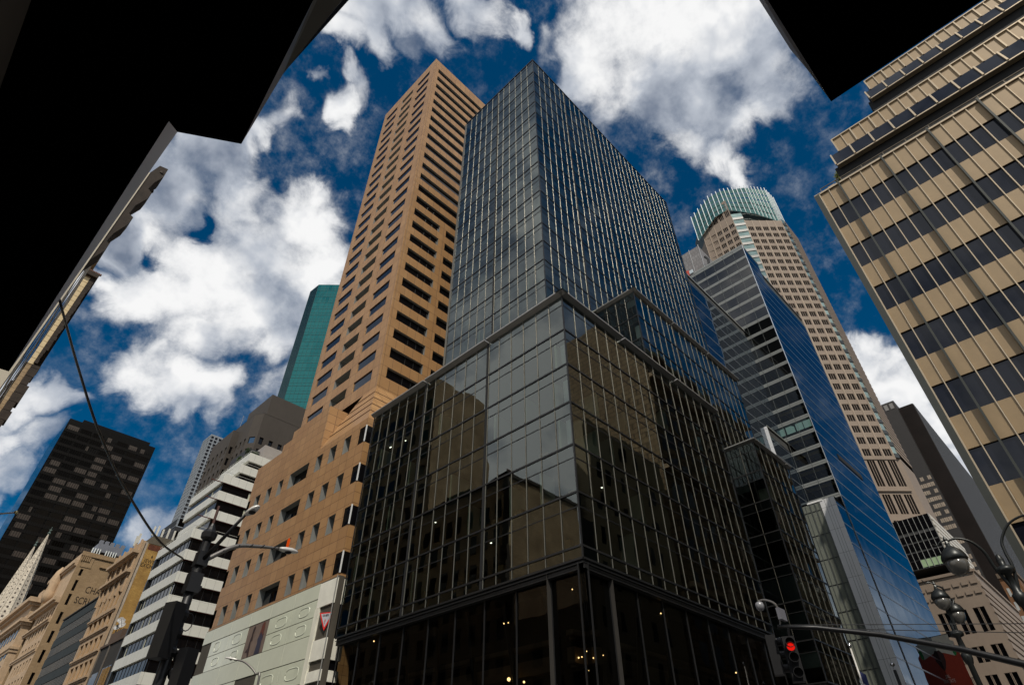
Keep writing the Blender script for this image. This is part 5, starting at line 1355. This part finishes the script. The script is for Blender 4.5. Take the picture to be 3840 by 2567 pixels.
for i in range(4, len(arm2)-2, 3):
    c = arm2[i]; wr.tube([c+Vector((-.06,0,-.07)), c+Vector((.0,-.08,0)), c+Vector((.07,0,.085))], .02, 4)
PL.part('cable_wrap', wr, M_BLACK)
def cobra(t, a, b, up_mat):
    d = (b-a); m_ = MB(); n = 10
    side = d.cross(Vector((0,0,1))).normalized(); u = Vector((0,0,1))
    vs, fs = [], []
    prof = [(0,.06,.05),(.1,.1,.08),(.3,.14,.11),(.65,.15,.12),(.9,.10,.08),(1,.03,.03)]
    for s, w_, h in prof:
        for k in range(n):
            ang = 2*math.pi*k/n; vs.append(a+d*s+side*(w_*math.cos(ang))+u*(h*max(math.sin(ang),-.45)))
    for i in range(len(prof)-1):
        for k in range(n): fs.append((i*n+k,i*n+(k+1)%n,(i+1)*n+(k+1)%n,(i+1)*n+k))
    fs.append(tuple(range(n))); fs.append(tuple(range((len(prof)-1)*n,len(prof)*n)))
    m_.add(vs, fs); hd_ = t.part('lamp_head', m_, up_mat, smooth=True)
    g = MB(); g.lathe(a+d*.5-u*.05, [(.13,0),(.10,-.05),(.01,-.08)], 10); t.part('lens', g, M_BLACK, hd_)
cobra(PL, l1, l1b+Vector((.05,0,.12)), M_LAMPH); cobra(PL, l2, l2e+Vector((.1,0,-.02)), M_LAMPH)
bc = MB(); q = l2+(l2e-l2)*.45; bc.lathe(q+Vector((0,0,.1)), [(.04,0),(.055,.05),(.055,.26),(.03,.33),(.01,.35)], 8); PL.part('fire_lamp', bc, lamp_mat('orange_red_lamp', (.9,.10,.01), .75))
def sigbox(t, c, w_, h, d, yaw, mat, name='signal_head'):
    m_ = MB(); m_.box(-w_/2, w_/2, -d/2, d/2, -h/2, h/2)
    for k in range(3): m_.lathe((0,-d/2,h/2-h*(k+.5)/3), [(.001,.0),(w_*.36,.0),(w_*.40,.20),(w_*.36,.20),(w_*.34,.02)], 12, (0,-1,0))
    r_ = Matrix.Rotation(yaw, 3, 'Z'); m_.v = [tuple(Vector(c)+r_ @ Vector(v)) for v in m_.v]; return t.part(name, m_, mat)
sigbox(PL, (.303*20.8,20.8,1.7+.226*20.8), .48, 1.55, .42, rad(110), M_BLACK)
sigbox(PL, (.342*20.6,20.6,1.7+.176*20.6), .42, 1.3, .38, rad(200), M_BLACK)
m_ = MB(); m_.tube([(px,py,1.7+.2*21),(.345*20.6,20.6,1.7+.204*20.6)], .05, 6); m_.tube([(px,py,1.7+.235*21),(.303*20.8,20.8,1.7+.243*20.8)], .05, 6); PL.part('signal_bracket', m_, M_BLACK)
m_ = MB(); m_.box(px-.2,px+.2,py-.2,py+.2,7.6,8.2); m_.box(px-.16,px+.2,py-.18,py+.2,8.45,8.9); m_.box(px+.02,px+.28,py-.12,py+.12,7.7,7.85); PL.part('cable_box', m_, M_BLACK)
m_ = MB(); cps = [Vector((px+.2+.16*math.sin(t), py-.1, 6.75+.26*math.cos(t))) for t in [i*.5 for i in range(14)]]; m_.tube(cps, .018, 5); cps = [Vector((px-.22+.1*math.sin(t), py-.1, 6.95+.3*math.cos(t))) for t in [i*.5 for i in range(14)]]; m_.tube(cps, .018, 5); PL.part('cable_loop', m_, M_BLACK)
GL = Thing('gooseneck_lamp', 'small pale curved street lamp in front of the glossy shop front at the bottom left', 'street lamp', (25.0, 54.5))
gp = smooth_path([(25.0,54.5,0),(25.0,54.5,11.0),(24.75,54.9,12.1),(24.0,55.9,13.0),(23.3,56.6,13.2)], 5)
GL.part('pole', MB().tube(gp, [.11-.05*i/len(gp) for i in range(len(gp))], 8), M_GALV, smooth=True)
cobra(GL, Vector((23.5,56.4,13.2)), Vector((22.7,57.2,13.35)), M_LAMPH)
FP = Thing('white_flagpole', 'bare pale flagpole slanting in at the left edge with a gold ball tip', 'flagpole', (-.8, 34, 10.2))
tip = Vector(at_y(60,1920,30)); b0 = Vector(at_y(-20,1927,31.5)); d = (b0-tip); FP.part('pole', MB().tube([tip, tip+d*2.0], [.03,.05], 8), M_LAMPH, smooth=True)
FP.part('ball', MB().lathe(tip, [(.01,-.08),(.07,-.03),(.07,.04),(.01,.08)], 8), plain('gilt', (.6,.5,.25), .3, .8), smooth=True)

# ------------------------------------------------------------------ ornamental lamps, signal arm, wires at the right
M_IRON = plain('dark_green_black_iron', (.018,.020,.019), .38, .4, .15)
M_GLOBE = plain('frosted_lamp_bowl', (.10,.095,.085), .15, 0, .1)
def teardrop(t, top, s):
    sh_ = t.part('lamp_shade', MB().lathe(top, [(.02*s,.02*s),(.06*s,0),(.07*s,-.1*s),(.15*s,-.16*s),(.28*s,-.28*s),(.34*s,-.42*s),(.35*s,-.5*s),(.33*s,-.55*s)], 18), M_IRON, smooth=True)
    t.part('lamp_bowl', MB().lathe(top, [(.31*s,-.54*s),(.29*s,-.72*s),(.22*s,-.88*s),(.10*s,-.97*s),(.01*s,-1.0*s)], 18), M_GLOBE, sh_, smooth=True)
    t.part('finial', MB().lathe(top, [(.07*s,-.02*s),(.04*s,.06*s),(.07*s,.1*s),(.01*s,.22*s)], 8), M_IRON, sh_)
def crook(base, hub, arms, name, label, size):
    t = Thing(name, label, 'street lamp', base)
    bx, by = base
    t.part('post', MB().lathe((bx,by,0), [(.26,0),(.26,.5),(.18,.8),(.15,1.1),(.11,1.4),(.095,hub-1.0),(.13,hub-.95),(.17,hub-.8),(.17,hub-.66),(.11,hub-.6),(.09,hub-.1),(.22,hub-.05),(.24,hub+.03),(.2,hub+.1),(.08,hub+.16),(.1,hub+.3),(.06,hub+.45),(.01,hub+.5)], 14), M_IRON, smooth=True)
    for a in arms:
        p = smooth_path([(bx,by,hub-.75)]+a, 7); t.part('crook_arm', MB().tube(p, [.05-.02*i/len(p) for i in range(len(p))], 8), M_IRON, smooth=True)
        sc_l = MB(); e = p[-1]; pr = p[-4]; sc_l.tube(smooth_path([e+Vector((0,0,.04)), e+(e-pr).normalized()*.18+Vector((0,0,.06)), e+(e-pr).normalized()*.28+Vector((0,0,.0)), e+(e-pr).normalized()*.4+Vector((0,0,.08))],4), .02, 5); t.part('scroll', sc_l, M_IRON)
        teardrop(t, e-Vector((0,0,.04)), size)
    return t
P1 = lambda px_, py_, x: Vector(at_x(px_, py_, x))
crook((22.5,1.72), 7.5, [[P1(3736,2133,22.4), P1(3690,2068,22.3), P1(3640,2030,22.2), P1(3585,2018,22.1), P1(3548,2030,22.0)],
                          [P1(3800,2130,22.55), P1(3768,2065,22.6), P1(3757,2020,22.65), P1(3785,1960,22.7), P1(3850,1930,22.7), P1(3900,1960,22.7)]],
      'twin_crook_lamp', 'ornate dark twin arm street lamp with bell shaped lanterns at the lower right edge', 1.0)
crook((28.6,4.6), 7.3, [[P1(3562,2300,28.5), P1(3550,2245,28.4), P1(3535,2205,28.3), P1(3505,2193,28.2)], [P1(3570,2310,28.5), P1(3572,2275,28.5), P1(3575,2250,28.6), P1(3560,2243,28.7)]],
      'twin_crook_lamp', 'farther dark twin arm street lamp standing left of the one at the edge', .88)
MA = Thing('signal_mast_arm', 'long dark mast arm over the street with a red traffic light at its left end', 'traffic light', (22.6, 1.2))
mp_ = [P1(3900,2505,22.4), P1(3840,2488,22.3), P1(3600,2432,21.4), P1(3300,2378,20.2), P1(3060,2352,19.2), P1(2915,2348,18.7)]
MA.part('mast', MB().tube([(22.6,1.2,0),(22.6,1.2,5.6)], [.16,.12], 10), M_BLACK, smooth=True)
MA.part('arm', MB().tube([(22.6,1.2,4.7)]+mp_, [.11,.1,.1,.085,.075,.065,.055], 8), M_BLACK, smooth=True)
c = P1(2975,2470,18.9)
sigbox(MA, c, .34, 1.15, .3, rad(-62), M_BLACK); c2 = P1(2905,2455,19.1); sigbox(MA, c2, .3, 1.05, .28, rad(25), M_BLACK)
m_ = MB(); m_.tube([P1(2955,2350,18.8), P1(2962,2400,18.85), c], .04, 6); MA.part('hanger', m_, M_BLACK)
rl_ = P1(2966,2424,18.72); dr = (Vector((0,0,CAMZ))-rl_).normalized(); dr.z *= .2; dr.normalize()
MA.part('red_lens', MB().lathe(rl_, [(.105,0),(.09,.03),(.05,.045),(.005,.05)], 14, dr), lamp_mat('red_signal', (.9,.012,.006), 1.1))
MA.part('visor', MB().lathe(rl_, [(.115,-.02),(.125,.14),(.115,.14),(.108,0)], 14, dr), M_BLACK)
m_ = MB(); cc0 = P1(2926,2345,18.8); m_.tube(smooth_path([cc0, P1(2922,2300,18.8), P1(2905,2262,18.75), P1(2868,2248,18.7), P1(2845,2252,18.65)],5), .03, 6); MA.part('camera_bracket', m_, M_GALV)
MA.part('dome_camera', MB().lathe(P1(2845,2254,18.65), [(.03,0),(.11,-.04),(.13,-.12),(.12,-.19),(.08,-.25),(.01,-.28)], 14), plain('grey_dome', (.22,.22,.23), .3, .2), smooth=True)
m_ = MB(); q = P1(2930,2300,18.78); m_.box(q.x-.2,q.x+.2,q.y-.05,q.y+.05,q.z-.18,q.z+.14); MA.part('small_box', m_, plain('grey_box', (.14,.14,.16), .5))
for i, (a, b, lab) in enumerate(((at_x(2930,2342,19.0), at_x(3900,2336,23.0), 'upper'), (at_x(2930,2352,19.0), at_x(3900,2372,23.0), 'lower'))):
    w_ = Thing('overhead_wire', '%s thin black wire of the pair strung just over the signal mast arm' % lab, 'wire', a, 'wires above the mast arm')
    w_.part('strand', MB().tube([Vector(a).lerp(Vector(b), t/8) for t in range(9)], .012, 4), M_BLACK)
# flagpoles
f1 = Thing('flagpole', 'slim pale flagpole with a ball top, flying the striped flag', 'flagpole', (62, 18.3)); 
f1.part('pole', MB().tube([(62,18.3,0),(62,18.3,14.2)], [.11,.07], 8), M_LAMPH, smooth=True); f1.part('ball', MB().lathe((62,18.3,14.35), [(.01,-.2),(.18,-.08),(.18,.08),(.01,.2)], 10), plain('silver_ball', (.7,.7,.7), .15, .9), smooth=True)
f2 = Thing('flagpole', 'dark flagpole with a shiny ball top in front of the white panelled wall', 'flagpole', (68.4, 17.05))
f2.part('pole', MB().tube([(68.4,17.05,0),(68.4,17.05,13.1)], [.2,.14], 8), M_BLACK, smooth=True); f2.part('ball', MB().lathe((68.4,17.05,13.55), [(.01,-.2),(.2,-.08),(.2,.08),(.01,.2)], 10), plain('silver_ball', (.7,.7,.7), .15, .9), smooth=True)
FL = Thing('striped_flag', 'red and white striped flag with a blue canton hanging limp from the slim pole', 'flag', (62, 18.3, 10))
def flagstuff():
    mt, nt, out = newmat('flag_cloth'); p = nt.nodes.new('ShaderNodeBsdfPrincipled'); L(nt, p.outputs[0], out.inputs[0]); p.inputs['Roughness'].default_value = .8
    return mt
nU, nV = 14, 13
def fpt(i, j):
    u, v = i/nU, j/nV
    return (62.12+.75*u*.9+.12*math.sin(u*9+v*2), 18.3-.55*u+.18*math.sin(u*11+v), 13.2-1.9*v-2.6*u-.25*math.sin(u*7))
for nm, sel, col in (('red_stripes', lambda i,j: j % 2 == 0 and not (j < 7 and i < 6), (.45,.02,.03)), ('white_stripes', lambda i,j: j % 2 == 1 and not (j < 7 and i < 6), (.7,.68,.64)), ('blue_canton', lambda i,j: j < 7 and i < 6, (.02,.03,.12))):
    m_ = MB()
    for j in range(nV):
        for i in range(nU):
            if sel(i,j): m_.add([fpt(i,j),fpt(i+1,j),fpt(i+1,j+1),fpt(i,j+1)], [(0,1,2,3)])
    FL.part(nm, m_, plain('flag_'+nm, col, .8, 0, .05))
# red street banner
XB = 140.0
BN = Thing('red_street_banner', 'long red banner with white and green top and white capitals at the lower right', 'banner', (XB, 26.6, 12))
fB = west(XB)
def bpt(px_, py_): p = at_x(px_, py_, XB); return (p[1], p[2])
cl2 = [bpt(*p) for p in ((3492,2388),(3552,2375),(3560,2396),(3575,2402),(3583,2430),(3598,2446),(3652,2567),(3680,2640),(3585,2640),(3548,2567),(3498,2442))]
m_ = MB(); fB.poly(m_, cl2); k = len(cl2); back = MB(); fB.poly(back, cl2, -.06)
for i in range(k): j = (i+1)%k; back.add([fB.P(*cl2[i],0), fB.P(*cl2[j],0), fB.P(*cl2[j],-.06), fB.P(*cl2[i],-.06)], [(0,1,2,3)])
BN.part('cloth', m_, plain('banner_red', (.38,.035,.008), .7, 0, .12, 1.5)); BN.part('cloth_back', back, plain('banner_back', (.12,.015,.006), .8))
m_ = MB(); fB.poly(m_, [bpt(*p) for p in ((3492,2388),(3552,2375),(3560,2396),(3575,2402),(3578,2420),(3583,2456),(3540,2446),(3498,2442))], .02); BN.part('white_top', m_, plain('banner_white', (.62,.58,.48), .7))
m_ = MB(); fB.poly(m_, [bpt(*p) for p in ((3566,2418),(3582,2424),(3588,2452),(3582,2456),(3574,2445))], .04); BN.part('green_corner', m_, plain('banner_green', (.01,.22,.05), .7))
m_ = MB(); fB.poly(m_, [bpt(*p) for p in ((3499,2444),(3520,2436),(3538,2450),(3547,2475),(3548,2500),(3543,2530),(3534,2527))], .03); BN.part('dark_shape', m_, plain('banner_maroon', (.035,.006,.004), .7))
M_BW = plain('banner_lettering', (.72,.68,.58), .7)
u1, v1 = bpt(3541,2543); u2, v2 = bpt(3549,2560)
BN.part('lettering', lettering(fB, 'REAL', .78, u1, v1, .06, width=.62), M_BW)
BN.part('lettering', lettering(fB, 'ESTATE', .78, u2, v2, .06, width=.62), M_BW)
m_ = MB(); m_.tube([(XB,26.75,bpt(3492,2388)[1]+.05),(XB,bpt(3552,2375)[0]-.1,bpt(3552,2375)[1]+.05)], .06, 6); BN.part('bracket', m_, M_BLACK)
